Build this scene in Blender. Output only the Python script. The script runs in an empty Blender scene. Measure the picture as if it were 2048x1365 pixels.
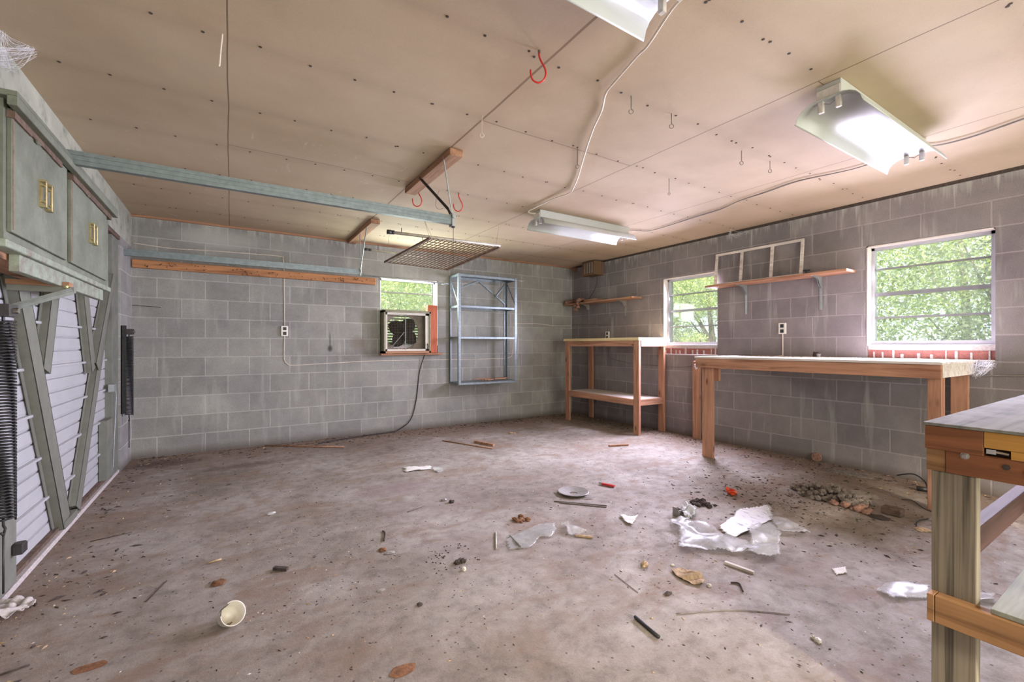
import bpy, bmesh, math, random
from math import radians as rad, pi, sin, cos
from mathutils import Vector, Matrix, noise as mnoise
import numpy as np

S = bpy.context.scene
COL = S.collection
# ------------------------------------------------------------------ camera, world, light, exposure
FPX, EYE, AZ = 884.0, 1.143, rad(32.44)
cam_d = bpy.data.cameras.new('camera'); cam = bpy.data.objects.new('camera', cam_d); COL.objects.link(cam)
cam_d.sensor_fit = 'HORIZONTAL'; cam_d.sensor_width = 36.0; cam_d.lens = 36.0 * FPX / 2048.0
cam_d.shift_y = 8.0 / 2048.0; cam_d.clip_start = 0.05; cam_d.clip_end = 200
cam.location = (0, 0, EYE); cam.rotation_euler = (pi / 2, 0, -AZ)
S.camera = cam
S.view_settings.view_transform = 'Standard'; S.view_settings.look = 'None'
S.view_settings.gamma = 1.0; S.view_settings.use_curve_mapping = False
S.view_settings.exposure = 1.0
S.render.engine = 'CYCLES'
try:
    S.cycles.use_denoising = True; S.cycles.max_bounces = 10; S.cycles.diffuse_bounces = 6
    S.cycles.transparent_max_bounces = 16; S.cycles.sample_clamp_indirect = 6.0
except Exception: pass

world = bpy.data.worlds.new('world'); S.world = world; world.use_nodes = True
wn = world.node_tree; bg = wn.nodes['Background']
bg.inputs[0].default_value = (0.80, 0.90, 1.0, 1); bg.inputs[1].default_value = 0.85
sun_d = bpy.data.lights.new('sun', 'SUN'); sun_d.energy = 6.5; sun_d.angle = rad(1.5); sun_d.color = (1.0, 0.95, 0.84)
sun = bpy.data.objects.new('sun', sun_d); COL.objects.link(sun); sun.location = (-6, -6, 12)
sun.rotation_euler = Vector((0.62, 0.42, -0.95)).to_track_quat('-Z', 'Y').to_euler()

def area(name, loc, direction, sx, sy, power, color, spread=180):
    d = bpy.data.lights.new(name, 'AREA'); d.shape = 'RECTANGLE'; d.size = sx; d.size_y = sy
    d.energy = power; d.color = color; d.spread = rad(spread)
    o = bpy.data.objects.new(name, d); COL.objects.link(o); o.location = loc
    o.rotation_euler = Vector(direction).to_track_quat('-Z', 'Y').to_euler()
    return o
XR_IN = 4.896
# daylight pouring in through the three windows, plus added fill from behind the camera
for k in range(3):   # stacked so that the light falls in from the sky, a little downwards
    area('daylight_window_near', (XR_IN, 1.256, 1.32 + .275 * k), (-1, 0.0, -0.40), 0.76, 0.26, 20, (0.79, 0.75, 1.0), 138)
    area('daylight_window_far', (XR_IN, 3.495, 1.32 + .275 * k), (-1, 0.0, -0.40), 0.74, 0.26, 20, (0.79, 0.75, 1.0), 138)
area('daylight_window_back', (2.04, 5.81, 1.82), (0, -1, 0.0), 0.74, 0.36, 20, (0.90, 1.0, 0.92))
area('front_opening_fill', (2.1, -3.15, 1.15), (-0.05, 1, 0.12), 3.6, 2.1, 112, (1.0, 0.95, 0.86))  # added fill light at an unseen opening behind the camera
# added area light, aimed through the front opening to brighten the near floor
area('near_floor_fill', (-.17, -8.0, 4.34), (.25, 1, -.42), 0.8, 0.8, 900, (1.0, 0.90, 0.76))

# ------------------------------------------------------------------ room numbers
XL, XR, YB, YF, ZC = -0.84, 4.856, 5.752, -3.2, 2.438
CA, SA = cos(AZ), sin(AZ)
def ray(u, v):
    dx = (u - 1024.0) / FPX
    return dx * CA + SA, -dx * SA + CA, -(v - 690.5) / FPX
def on_z(u, v, z=0.0):
    r = ray(u, v); t = (z - EYE) / r[2]; return Vector((r[0] * t, r[1] * t, z))
def on_x(u, v, x):
    r = ray(u, v); t = x / r[0]; return Vector((x, r[1] * t, EYE + r[2] * t))
def on_y(u, v, y):
    r = ray(u, v); t = y / r[1]; return Vector((r[0] * t, y, EYE + r[2] * t))

# ------------------------------------------------------------------ materials
MATS = {}
def new_mat(name):
    m = bpy.data.materials.new(name); m.use_nodes = True
    nt = m.node_tree; b = nt.nodes['Principled BSDF']; MATS[name] = m
    return m, nt, b
def N(nt, kind, **kw):
    n = nt.nodes.new(kind)
    for k, v in kw.items():
        if k in ('operation', 'blend_type', 'data_type', 'offset', 'offset_frequency', 'wave_type', 'bands_direction', 'feature', 'interpolation_type', 'noise_dimensions'):
            setattr(n, k, v)
        else:
            n.inputs[k].default_value = v
    return n
def ramp(nt, fac, stops):
    r = nt.nodes.new('ShaderNodeValToRGB'); e = r.color_ramp.elements
    e[0].position, e[0].color = stops[0][0], (*stops[0][1], 1) if len(stops[0][1]) == 3 else stops[0][1]
    e[1].position, e[1].color = stops[1][0], (*stops[1][1], 1)
    for p, c in stops[2:]:
        x = e.new(p); x.color = (*c, 1)
    nt.links.new(fac, r.inputs[0]); return r.outputs[0]
def g(v): return (v, v, v)
def mixc(nt, fac, a, b, mode='MIX'):
    m = nt.nodes.new('ShaderNodeMix'); m.data_type = 'RGBA'; m.blend_type = mode
    for sock, val in ((m.inputs[0], fac), (m.inputs[6], a), (m.inputs[7], b)):
        if isinstance(val, (int, float)): sock.default_value = val
        elif isinstance(val, tuple): sock.default_value = (*val, 1) if len(val) == 3 else val
        else: nt.links.new(val, sock)
    return m.outputs[2]
def math_(nt, op, a, b=None, c=None):
    m = nt.nodes.new('ShaderNodeMath'); m.operation = op
    for i, val in enumerate((a, b, c)):
        if val is None: continue
        if isinstance(val, (int, float)): m.inputs[i].default_value = val
        else: nt.links.new(val, m.inputs[i])
    return m.outputs[0]
def coords(nt, scale=(1, 1, 1), loc=(0, 0, 0), gen='Object'):
    tc = nt.nodes.new('ShaderNodeTexCoord'); mp = nt.nodes.new('ShaderNodeMapping')
    mp.inputs['Scale'].default_value = scale; mp.inputs['Location'].default_value = loc
    nt.links.new(tc.outputs[gen], mp.inputs[0]); return mp.outputs[0]
def noise(nt, vec, scale, detail=4, rough=.55, dist=0.0):
    n = N(nt, 'ShaderNodeTexNoise', Scale=scale, Detail=detail, Roughness=rough, Distortion=dist)
    nt.links.new(vec, n.inputs['Vector']); return n.outputs[0]
def bump(nt, b, h, strength=.3, dist=.01):
    n = nt.nodes.new('ShaderNodeBump'); n.inputs['Strength'].default_value = strength; n.inputs['Distance'].default_value = dist
    nt.links.new(h, n.inputs['Height']); nt.links.new(n.outputs[0], b.inputs['Normal'])
def simple(name, col, rough=.6, metal=0.0, var=.12, scale=18, bumpy=0.0, spec=None):
    m, nt, b = new_mat(name)
    v = coords(nt); n = noise(nt, v, scale, 5, .6)
    lo = tuple(c * (1 - var) for c in col); hi = tuple(min(1, c * (1 + var)) for c in col)
    nt.links.new(ramp(nt, n, [(.3, lo), (.7, hi)]), b.inputs['Base Color'])
    b.inputs['Roughness'].default_value = rough; b.inputs['Metallic'].default_value = metal
    if spec is not None: b.inputs['Specular IOR Level'].default_value = spec
    if bumpy: bump(nt, b, n, bumpy)
    return m

def block_mat(name, axis, origin, dark=1.0, tint=(1, 1, 1), marks=()):
    """concrete block wall; axis 0 or 1 = which world axis runs along the wall"""
    m, nt, b = new_mat(name)
    tc = nt.nodes.new('ShaderNodeTexCoord'); sp = nt.nodes.new('ShaderNodeSeparateXYZ')
    nt.links.new(tc.outputs['Object'], sp.inputs[0])
    wob = noise(nt, tc.outputs['Object'], 9, 2)
    wz = math_(nt, 'MULTIPLY_ADD', wob, .007, -.0035)
    along = math_(nt, 'ADD', math_(nt, 'SUBTRACT', sp.outputs[axis], origin), wz)
    cb = nt.nodes.new('ShaderNodeCombineXYZ'); nt.links.new(along, cb.inputs[0])
    nt.links.new(math_(nt, 'ADD', sp.outputs[2], wz), cb.inputs[1])
    br = nt.nodes.new('ShaderNodeTexBrick'); br.offset = .5; br.offset_frequency = 2; br.squash = 1
    for k, v in dict(Scale=1.0, Bias=0.0).items(): br.inputs[k].default_value = v
    br.inputs['Mortar Size'].default_value = .0065; br.inputs['Mortar Smooth'].default_value = .25
    br.inputs['Brick Width'].default_value = .4064; br.inputs['Row Height'].default_value = .2032
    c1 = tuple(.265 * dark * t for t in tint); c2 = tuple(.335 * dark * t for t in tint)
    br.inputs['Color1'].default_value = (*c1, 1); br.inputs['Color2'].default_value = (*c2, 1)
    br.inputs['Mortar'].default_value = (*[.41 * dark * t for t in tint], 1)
    nt.links.new(cb.outputs[0], br.inputs['Vector'])
    obj = tc.outputs['Object']
    fine = noise(nt, obj, 160, 3, .7)
    big = noise(nt, obj, 1.7, 4, .6, .4)
    blot = noise(nt, obj, 7, 5, .65)
    col = mixc(nt, .55, br.outputs['Color'], ramp(nt, fine, [(.25, g(.55)), (.75, g(1.30))]), 'MULTIPLY')
    col = mixc(nt, .75, col, ramp(nt, big, [(.3, (.78, .76, .80)), (.7, (1.16, 1.16, 1.10))]), 'MULTIPLY')
    col = mixc(nt, .5, col, ramp(nt, blot, [(.3, g(.8)), (.72, g(1.15))]), 'MULTIPLY')
    # lime run-off: pale vertical smears that follow a few head joints, and white drips below the plate
    vs = coords(nt, (5.0, 5.0, .55)); smear = noise(nt, vs, 2.2, 3, .6)
    sm = ramp(nt, smear, [(.58, g(0)), (.76, g(.5))])
    col = mixc(nt, sm, col, (.46, .47, .42))
    top = ramp(nt, math_(nt, 'ADD', sp.outputs[2], math_(nt, 'MULTIPLY', noise(nt, coords(nt, (14, 14, .6)), 1.5, 3), .5)),
               [(.0, g(0)), (1.0, g(0))])
    drip = math_(nt, 'SMOOTH_MIN', 1.0, math_(nt, 'MAXIMUM', 0.0, math_(nt, 'MULTIPLY', math_(nt, 'SUBTRACT', math_(nt, 'ADD', sp.outputs[2], math_(nt, 'MULTIPLY', noise(nt, coords(nt, (14, 14, .4)), 1.3, 3, .7), .55)), 2.66), 9.0)), .2)
    col = mixc(nt, math_(nt, 'MULTIPLY', drip, .55), col, (.52, .53, .47))
    for (mx_, mz_, rx_, rz_, mc_, ma_) in marks:
        ddx = math_(nt, 'DIVIDE', math_(nt, 'SUBTRACT', sp.outputs[axis], mx_), rx_); ddz = math_(nt, 'DIVIDE', math_(nt, 'SUBTRACT', sp.outputs[2], mz_), rz_)
        dd = math_(nt, 'ADD', math_(nt, 'ADD', math_(nt, 'MULTIPLY', ddx, ddx), math_(nt, 'MULTIPLY', ddz, ddz)), math_(nt, 'MULTIPLY', math_(nt, 'SUBTRACT', blot, .5), 1.0))
        col = mixc(nt, math_(nt, 'MULTIPLY', math_(nt, 'MAXIMUM', 0.0, math_(nt, 'SUBTRACT', 1.0, dd)), ma_), col, mc_)
    # damp dirt on the bottom course
    low = math_(nt, 'MINIMUM', 1.0, math_(nt, 'MAXIMUM', 0.0, math_(nt, 'MULTIPLY', math_(nt, 'SUBTRACT', .05, math_(nt, 'SUBTRACT', sp.outputs[2], math_(nt, 'MULTIPLY', blot, .08))), 12.0)))
    col = mixc(nt, math_(nt, 'MULTIPLY', low, .7), col, (.10, .075, .055))
    nt.links.new(col, b.inputs['Base Color']); b.inputs['Roughness'].default_value = .95
    b.inputs['Specular IOR Level'].default_value = .15
    h = math_(nt, 'ADD', math_(nt, 'MULTIPLY', br.outputs['Fac'], -.6), math_(nt, 'MULTIPLY', fine, .25))
    bump(nt, b, h, .55, .006)
    return m

def wood_mat(name, axis, base, dark, rings=1.0, rough=.75, knots=True, grey=None):
    m, nt, b = new_mat(name)
    sc = [26.0, 26.0, 26.0]; sc[axis] = .35 if 'treated' in name else 1.6
    v = coords(nt, tuple(s * rings for s in sc)); n1 = noise(nt, v, 1.0, 4, .6, .8)
    sc2 = [90.0] * 3; sc2[axis] = 3.0
    n2 = noise(nt, coords(nt, tuple(sc2)), 1.0, 3, .6)
    col = ramp(nt, n1, [(.30, dark), (.50, base), (.72, tuple(min(1, c * 1.22) for c in base))])
    col = mixc(nt, .45, col, ramp(nt, n2, [(.3, g(.72)), (.7, g(1.12))]), 'MULTIPLY')
    big = noise(nt, coords(nt), 3.5, 3)
    col = mixc(nt, .55, col, ramp(nt, big, [(.3, g(.78)), (.7, g(1.12))]), 'MULTIPLY')
    if knots:
        vo = N(nt, 'ShaderNodeTexVoronoi', Scale=1.0); kc = [9.0] * 3; kc[axis] = 3.2
        nt.links.new(coords(nt, tuple(kc)), vo.inputs['Vector'])
        col = mixc(nt, ramp(nt, vo.outputs['Distance'], [(.05, g(.85)), (.16, g(0))]), col, tuple(c * .35 for c in dark))
    if grey: col = mixc(nt, ramp(nt, noise(nt, coords(nt, (3, 3, 3)), 1.4, 5, .7), [(.45, g(0)), (.62, g(.85))]), col, grey)
    nt.links.new(col, b.inputs['Base Color']); b.inputs['Roughness'].default_value = rough
    b.inputs['Specular IOR Level'].default_value = .25
    bump(nt, b, n2, .15, .002)
    return m

for ax, nm in enumerate('xyz'):
    wood_mat('pine_' + nm, ax, (.43, .225, .14), (.26, .115, .065))
    wood_mat('oldpine_' + nm, ax, (.40, .22, .13), (.22, .11, .06))
wood_mat('ledger', 0, (.46, .22, .10), (.20, .085, .04))
wood_mat('treated_z', 2, (.245, .21, .155), (.085, .072, .055), rings=3.0, knots=False)
wood_mat('amber_y', 1, (.50, .26, .065), (.36, .17, .04), rings=.6, knots=False)
wood_mat('redfir_y', 1, (.26, .105, .048), (.14, .055, .027))
wood_mat('goldfir_y', 1, (.35, .19, .085), (.17, .085, .04), rings=.8)
wood_mat('redfir_x', 0, (.085, .045, .036), (.05, .027, .022))
wood_mat('plytop', 0, (.22, .22, .195), (.11, .11, .10), knots=False, grey=(.30, .31, .295), rough=.95)
wood_mat('greenply', 0, (.30, .31, .25), (.22, .22, .17), knots=False)
wood_mat('whiteply', 1, (.66, .60, .55), (.5, .42, .36), knots=False)
wood_mat('paleply_y', 1, (.74, .60, .33), (.60, .46, .24), knots=False)
wood_mat('redboard', 2, (.50, .14, .07), (.36, .09, .045), knots=False, rough=.6)
wood_mat('darkbox', 2, (.17, .10, .055), (.08, .05, .03), knots=False)

MB_back = block_mat('block_back', 0, XL, 1.03, (1.0, 1.01, .94), ((1.02, 1.10, .035, .05, (.05, .06, .05), .9), (1.02, 1.2, .012, .12, (.07, .08, .07), .7), (1.36, 1.16, .12, .12, (.22, .175, .135), .6), (1.45, 1.0, .4, .10, (.14, .12, .11), .35), (4.3, .9, .5, .6, (.22, .18, .165), .3), (-.1, 2.3, .5, .12, (.5, .52, .46), .5), (3.2, .55, .7, .25, (.2, .165, .16), .35)))
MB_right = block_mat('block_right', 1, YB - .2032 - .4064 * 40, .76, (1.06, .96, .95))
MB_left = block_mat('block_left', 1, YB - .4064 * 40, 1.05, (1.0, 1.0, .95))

def plain_wall():
    m, nt, b = new_mat('header_paint'); v = coords(nt)
    n = noise(nt, v, 9, 4, .6); n2 = noise(nt, v, 3, 4, .6)
    col = ramp(nt, n, [(.30, (.22, .235, .18)), (.46, (.36, .37, .30)), (.7, (.42, .43, .35))])
    col = mixc(nt, .6, col, ramp(nt, n2, [(.3, g(.75)), (.7, g(1.1))]), 'MULTIPLY')
    nt.links.new(col, b.inputs['Base Color']); b.inputs['Roughness'].default_value = .9; bump(nt, b, n, .4, .004)
plain_wall()

def floor_material():
    m, nt, b = new_mat('concrete_floor')
    tc = nt.nodes.new('ShaderNodeTexCoord'); o = tc.outputs['Object']
    sp = nt.nodes.new('ShaderNodeSeparateXYZ'); nt.links.new(o, sp.inputs[0])
    fine = noise(nt, o, 120, 4, .75); mid = noise(nt, o, 11, 6, .7, .3); big = noise(nt, o, 1.25, 5, .6, .5)
    col = ramp(nt, big, [(.28, (.20, .165, .13)), (.5, (.315, .275, .238)), (.72, (.44, .405, .365))])
    col = mixc(nt, .6, col, ramp(nt, mid, [(.30, g(.42)), (.5, g(.96)), (.72, g(1.30))]), 'MULTIPLY')
    col = mixc(nt, .5, col, ramp(nt, fine, [(.3, g(.70)), (.7, g(1.18))]), 'MULTIPLY')
    # brown soil: thick against the back and right walls and the bay door, streaks in the open floor
    def edge(val, a, k):  # 1 at the wall
        return math_(nt, 'MINIMUM', 1.0, math_(nt, 'MAXIMUM', 0.0, math_(nt, 'MULTIPLY', math_(nt, 'SUBTRACT', val, a), k)))
    wv = math_(nt, 'MULTIPLY', noise(nt, o, 2.6, 5, .7, .6), 1.5)
    eb = edge(math_(nt, 'ADD', sp.outputs[1], wv), YB - .10, 1.4)
    er = edge(math_(nt, 'ADD', sp.outputs[0], wv), XR - .05, 1.6)
    el = edge(math_(nt, 'SUBTRACT', wv, sp.outputs[0]), 1.15, 1.4)
    soil = math_(nt, 'MAXIMUM', eb, math_(nt, 'MAXIMUM', er, el))
    sn = ramp(nt, noise(nt, o, 38, 5, .75), [(.30, (.10, .065, .045)), (.55, (.23, .15, .10)), (.75, (.36, .27, .20))])
    col = mixc(nt, math_(nt, 'MULTIPLY', soil, .78), col, sn)
    st = ramp(nt, noise(nt, coords(nt, (1.0, 1.8, 1.0)), 1.9, 6, .68, .8), [(.50, g(0)), (.66, g(.85))])
    col = mixc(nt, st, col, (.235, .165, .12))
    gr = ramp(nt, noise(nt, o, 210, 3, .8), [(.56, g(0)), (.68, g(.55))])
    gm = ramp(nt, noise(nt, o, 3.4, 5, .7), [(.40, g(.15)), (.65, g(1))])
    col = mixc(nt, math_(nt, 'MULTIPLY', gr, gm), col, (.13, .095, .07))
    # oil spot and pale scuffs
    for (cx, cy, rx, ry, c, a) in ((1.12, 3.46, .36, .22, (.26, .20, .20), .75), (1.25, 3.0, .5, .3, (.28, .22, .21), .35), (.1, 4.9, .6, .12, (.12, .08, .06), .6), (-.55, 5.4, .4, .2, (.10, .065, .05), .8), (1.1, 2.3, .3, .2, (.24, .2, .18), .4)):
        dx = math_(nt, 'DIVIDE', math_(nt, 'SUBTRACT', sp.outputs[0], cx), rx); dy = math_(nt, 'DIVIDE', math_(nt, 'SUBTRACT', sp.outputs[1], cy), ry)
        d2 = math_(nt, 'ADD', math_(nt, 'MULTIPLY', dx, dx), math_(nt, 'MULTIPLY', dy, dy))
        d2 = math_(nt, 'ADD', d2, math_(nt, 'MULTIPLY', math_(nt, 'SUBTRACT', mid, .5), .8))
        col = mixc(nt, math_(nt, 'MULTIPLY', math_(nt, 'MAXIMUM', 0.0, math_(nt, 'SUBTRACT', 1.0, d2)), a), col, c)
    vo = N(nt, 'ShaderNodeTexVoronoi', Scale=34.0); nt.links.new(o, vo.inputs['Vector'])
    rnd = nt.nodes.new('ShaderNodeSeparateColor'); nt.links.new(vo.outputs['Color'], rnd.inputs[0])
    spk = math_(nt, 'MULTIPLY', ramp(nt, vo.outputs['Distance'], [(.12, g(1)), (.20, g(0))]), math_(nt, 'GREATER_THAN', rnd.outputs[0], .66))
    col = mixc(nt, math_(nt, 'MULTIPLY', spk, .8), col, (.07, .05, .04))
    nt.links.new(col, b.inputs['Base Color'])
    nt.links.new(ramp(nt, mid, [(.3, g(.95)), (.7, g(.62))]), b.inputs['Roughness'])
    b.inputs['Specular IOR Level'].default_value = .35
    bump(nt, b, math_(nt, 'ADD', fine, math_(nt, 'MULTIPLY', mid, 1.5)), .35, .006)
floor_material()

def ceiling_material():
    m, nt, b = new_mat('gypsum_paper')
    tc = nt.nodes.new('ShaderNodeTexCoord'); o = tc.outputs['Object']
    sp = nt.nodes.new('ShaderNodeSeparateXYZ'); nt.links.new(o, sp.inputs[0])
    big = noise(nt, o, .9, 4, .55); mid = noise(nt, o, 5, 5, .65); fine = noise(nt, o, 150, 2)
    col = ramp(nt, big, [(.3, (.44, .335, .225)), (.7, (.56, .45, .325))])
    col = mixc(nt, .4, col, ramp(nt, mid, [(.3, g(.88)), (.7, g(1.06))]), 'MULTIPLY')
    col = mixc(nt, .12, col, ramp(nt, fine, [(.3, g(.7)), (.7, g(1.2))]), 'MULTIPLY')
    # white scuffs where the paper has blistered
    vo = noise(nt, coords(nt, (2.2, 1.0, 1)), 3.1, 5, .75, 1.2)
    lx = math_(nt, 'MULTIPLY', math_(nt, 'LESS_THAN', sp.outputs[0], 1.1), math_(nt, 'GREATER_THAN', sp.outputs[1], 3.1))
    col = mixc(nt, math_(nt, 'MULTIPLY', ramp(nt, vo, [(.62, g(0)), (.70, g(.45))]), lx), col, (.80, .74, .66))
    # seams between the sheets, a little crooked
    wig = math_(nt, 'MULTIPLY', math_(nt, 'SUBTRACT', noise(nt, coords(nt, (.2, 1.0, 1)), 1.3, 2), .5), .02)
    wig2 = math_(nt, 'MULTIPLY', math_(nt, 'SUBTRACT', noise(nt, coords(nt, (1.0, .2, 1)), 1.3, 2), .5), .04)
    X = math_(nt, 'ADD', sp.outputs[0], wig); Y = math_(nt, 'ADD', sp.outputs[1], wig2)
    def line(val, at, w):
        return math_(nt, 'LESS_THAN', math_(nt, 'ABSOLUTE', math_(nt, 'SUBTRACT', val, at)), w)
    def band(val, lo, hi):
        return math_(nt, 'MULTIPLY', math_(nt, 'GREATER_THAN', val, lo), math_(nt, 'LESS_THAN', val, hi))
    seams = None
    for at, w in ((-.015, .003), (1.225, .0065), (2.45, .0035), (3.665, .003)):
        l = line(X, at, w); seams = l if seams is None else math_(nt, 'MAXIMUM', seams, l)
    for at, lo, hi in ((2.255, 1.225, 2.45), (3.42, -.015, 1.225), (4.65, 2.45, 3.66), (.98, -.84, -.015), (1.03, 2.45, 3.66), (5.2, 1.225, 2.45)):
        seams = math_(nt, 'MAXIMUM', seams, math_(nt, 'MULTIPLY', line(Y, at, .0028), band(X, lo, hi)))
    col = mixc(nt, math_(nt, 'MULTIPLY', seams, .78), col, (.12, .075, .045))
    # brown water stain along the open seam and joist shadows of old dust
    near = math_(nt, 'MAXIMUM', 0.0, math_(nt, 'SUBTRACT', 1.0, math_(nt, 'MULTIPLY', math_(nt, 'ABSOLUTE', math_(nt, 'SUBTRACT', X, 1.225)), 6.0)))
    col = mixc(nt, math_(nt, 'MULTIPLY', math_(nt, 'MULTIPLY', near, mid), .45), col, (.34, .215, .12))
    ym = math_(nt, 'PINGPONG', math_(nt, 'SUBTRACT', sp.outputs[1], 1.625 - .61 * 10), .305)
    col = mixc(nt, math_(nt, 'MULTIPLY', ramp(nt, ym, [(0.0, g(1)), (.08, g(0))]), .16), col, (.25, .17, .12))
    nt.links.new(col, b.inputs['Base Color']); b.inputs['Roughness'].default_value = .8
    b.inputs['Specular IOR Level'].default_value = .3
    bump(nt, b, math_(nt, 'ADD', math_(nt, 'MULTIPLY', seams, -1.0), math_(nt, 'MULTIPLY', mid, .6)), .3, .01)
ceiling_material()

simple('galvanised', (.22, .265, .275), .42, .55, .18, 30)
simple('galv_light', (.36, .39, .39), .45, .55, .15, 30)
simple('door_skin', (.43, .435, .45), .55, .0, .06, 6)
simple('door_brace', (.21, .215, .18), .5, .25, .12, 14)
simple('jamb_paint', (.17, .178, .148), .7, 0, .2, 9)
simple('dark_steel', (.055, .05, .05), .5, .5, .3, 30)
simple('spring_black', (.03, .03, .032), .4, .4, .3, 40)
simple('red_plastic', (.55, .03, .025), .35, 0, .1, 30)
simple('orange_plastic', (.75, .10, .03), .4, 0, .15, 40)
simple('white_enamel', (.46, .475, .45), .38, 0, .03, 8)
simple('cream_enamel', (.72, .69, .62), .3, 0, .05, 8)
simple('socket_white', (.62, .58, .54), .5, 0, .1, 30)
simple('hook_wire', (.22, .19, .16), .45, .6, .2, 40)
simple('cable_white', (.70, .62, .53), .6, 0, .08, 20)
simple('cable_grey', (.20, .17, .15), .6, 0, .1, 20)
simple('outlet_plate', (.80, .78, .72), .4, 0, .04, 20)
simple('black_rubber', (.02, .018, .018), .5, 0, .2, 20)
simple('white_vinyl', (.82, .82, .86), .4, 0, .04, 10)
simple('aluminium_white', (.80, .80, .82), .35, .1, .05, 20)
simple('frame_grey', (.42, .42, .45), .4, .1, .05, 20)
simple('grey_aluminium', (.22, .22, .23), .4, .3, .08, 20)
simple('window_trim', (.80, .73, .68), .5, 0, .06, 20)
simple('mortar', (.50, .46, .44), .95, 0, .2, 60, .4)
simple('red_brick', (.30, .12, .10), .9, 0, .2, 60, .3)
simple('brass', (.50, .42, .22), .3, .85, .2, 40)
simple('chrome', (.55, .52, .45), .25, .9, .1, 20)
simple('cabinet_in', (.24, .17, .13), .8, 0, .3, 30)
simple('damaged_board', (.125, .08, .058), .85, 0, .45, 22)
simple('fan_frame', (.20, .19, .12), .5, .3, .25, 12)
simple('fan_shroud', (.24, .19, .155), .5, .1, .25, 12)
simple('fan_blade', (.014, .009, .008), .7, .0, .3, 12, 0.0, .1)
simple('rust', (.22, .10, .045), .9, .1, .4, 50, .4)
simple('rusty_wire', (.20, .13, .085), .6, .5, .35, 60)
simple('pale_pipe', (.50, .47, .38), .5, .3, .25, 25)
simple('grey_metal', (.30, .28, .26), .5, .4, .15, 40)
simple('cup_cream', (.66, .62, .52), .4, 0, .1, 20)
simple('pale_paper', (.75, .72, .68), .8, 0, .1, 30)
simple('dark_debris_and_shade', (.055, .04, .032), .9, 0, .5, 60)
simple('tan_debris', (.42, .30, .18), .9, 0, .35, 60)
simple('insulation', (.27, .15, .105), .95, 0, .5, 45, .5)
simple('insulation_grey', (.20, .17, .14), .95, 0, .6, 45, .5)
simple('web_silk', (.72, .72, .76), .8, 0, .1, 40)
simple('bark', (.16, .12, .09), .95, 0, .35, 20, .5)
simple('grass', (.17, .26, .06), .9, 0, .45, 5, .3)
simple('soffit', (.5, .48, .44), .9, 0, .1, 5)
simple('siding', (.5, .46, .40), .9, 0, .1, 5)

def cabinet_paint():
    m, nt, b = new_mat('cabinet_paint'); v = coords(nt)
    n = noise(nt, v, 4.5, 6, .7); n2 = noise(nt, v, 60, 4, .7)
    col = ramp(nt, n, [(.3, (.10, .112, .084)), (.5, (.15, .165, .125)), (.75, (.22, .245, .195))])
    col = mixc(nt, .3, col, ramp(nt, n2, [(.3, g(.7)), (.7, g(1.2))]), 'MULTIPLY')
    nt.links.new(col, b.inputs['Base Color']); b.inputs['Roughness'].default_value = .6
    m, nt, b = new_mat('cabinet_edge'); v = coords(nt)
    n = noise(nt, v, 14, 6, .75)
    col = ramp(nt, n, [(.38, (.20, .175, .14)), (.5, (.25, .285, .225)), (.7, (.34, .40, .315))])
    nt.links.new(col, b.inputs['Base Color']); b.inputs['Roughness'].default_value = .65
cabinet_paint()

def glass_mat():
    m, nt, b = new_mat('dusty_glass'); out = nt.nodes['Material Output']; nt.nodes.remove(b)
    tr = nt.nodes.new('ShaderNodeBsdfTransparent'); gl = nt.nodes.new('ShaderNodeBsdfGlossy'); gl.inputs['Roughness'].default_value = .05
    df = nt.nodes.new('ShaderNodeBsdfTranslucent'); df.inputs[0].default_value = (.9, .9, .95, 1)
    mx = nt.nodes.new('ShaderNodeMixShader'); mx.inputs[0].default_value = .015
    nt.links.new(tr.outputs[0], mx.inputs[1]); nt.links.new(gl.outputs[0], mx.inputs[2])
    m2 = nt.nodes.new('ShaderNodeMixShader')
    d = ramp(nt, noise(nt, coords(nt), 7, 5, .7), [(.3, g(.10)), (.75, g(.26))])
    nt.links.new(d, m2.inputs[0]); nt.links.new(mx.outputs[0], m2.inputs[1]); nt.links.new(df.outputs[0], m2.inputs[2])
    nt.links.new(m2.outputs[0], out.inputs[0])
    m, nt, b = new_mat('plastic_film'); out = nt.nodes['Material Output']
    b.inputs['Base Color'].default_value = (.56, .56, .54, 1); b.inputs['Roughness'].default_value = .34
    tr = nt.nodes.new('ShaderNodeBsdfTransparent'); mx = nt.nodes.new('ShaderNodeMixShader')
    nt.links.new(ramp(nt, noise(nt, coords(nt), 9, 4, .6), [(.3, g(.20)), (.7, g(.55))]), mx.inputs[0])
    nt.links.new(tr.outputs[0], mx.inputs[1]); nt.links.new(b.outputs[0], mx.inputs[2]); nt.links.new(mx.outputs[0], out.inputs[0])
    m, nt, b = new_mat('white_sheet'); n = noise(nt, coords(nt, (26, 7, 1), (0, 0, 0)), 1.2, 4, .8)
    nt.links.new(ramp(nt, n, [(.36, (.22, .22, .27)), (.42, (.80, .80, .84)), (.7, (.86, .86, .90))]), b.inputs['Base Color'])
glass_mat()
def leaf_mat(name, a, bcol, c):
    m, nt, b = new_mat(name)
    n = noise(nt, coords(nt), 4.5, 6, .8)
    col = ramp(nt, n, [(.38, a), (.5, bcol), (.62, c)])
    nt.links.new(col, b.inputs['Base Color']); b.inputs['Roughness'].default_value = .6
    out = nt.nodes['Material Output']; tl = nt.nodes.new('ShaderNodeBsdfTranslucent'); nt.links.new(col, tl.inputs[0])
    mx = nt.nodes.new('ShaderNodeMixShader'); mx.inputs[0].default_value = .45
    nt.links.new(b.outputs[0], mx.inputs[1]); nt.links.new(tl.outputs[0], mx.inputs[2]); nt.links.new(mx.outputs[0], out.inputs[0])
leaf_mat('leaf_light', (.26, .36, .10), (.50, .58, .22), (.70, .74, .36))
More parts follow.
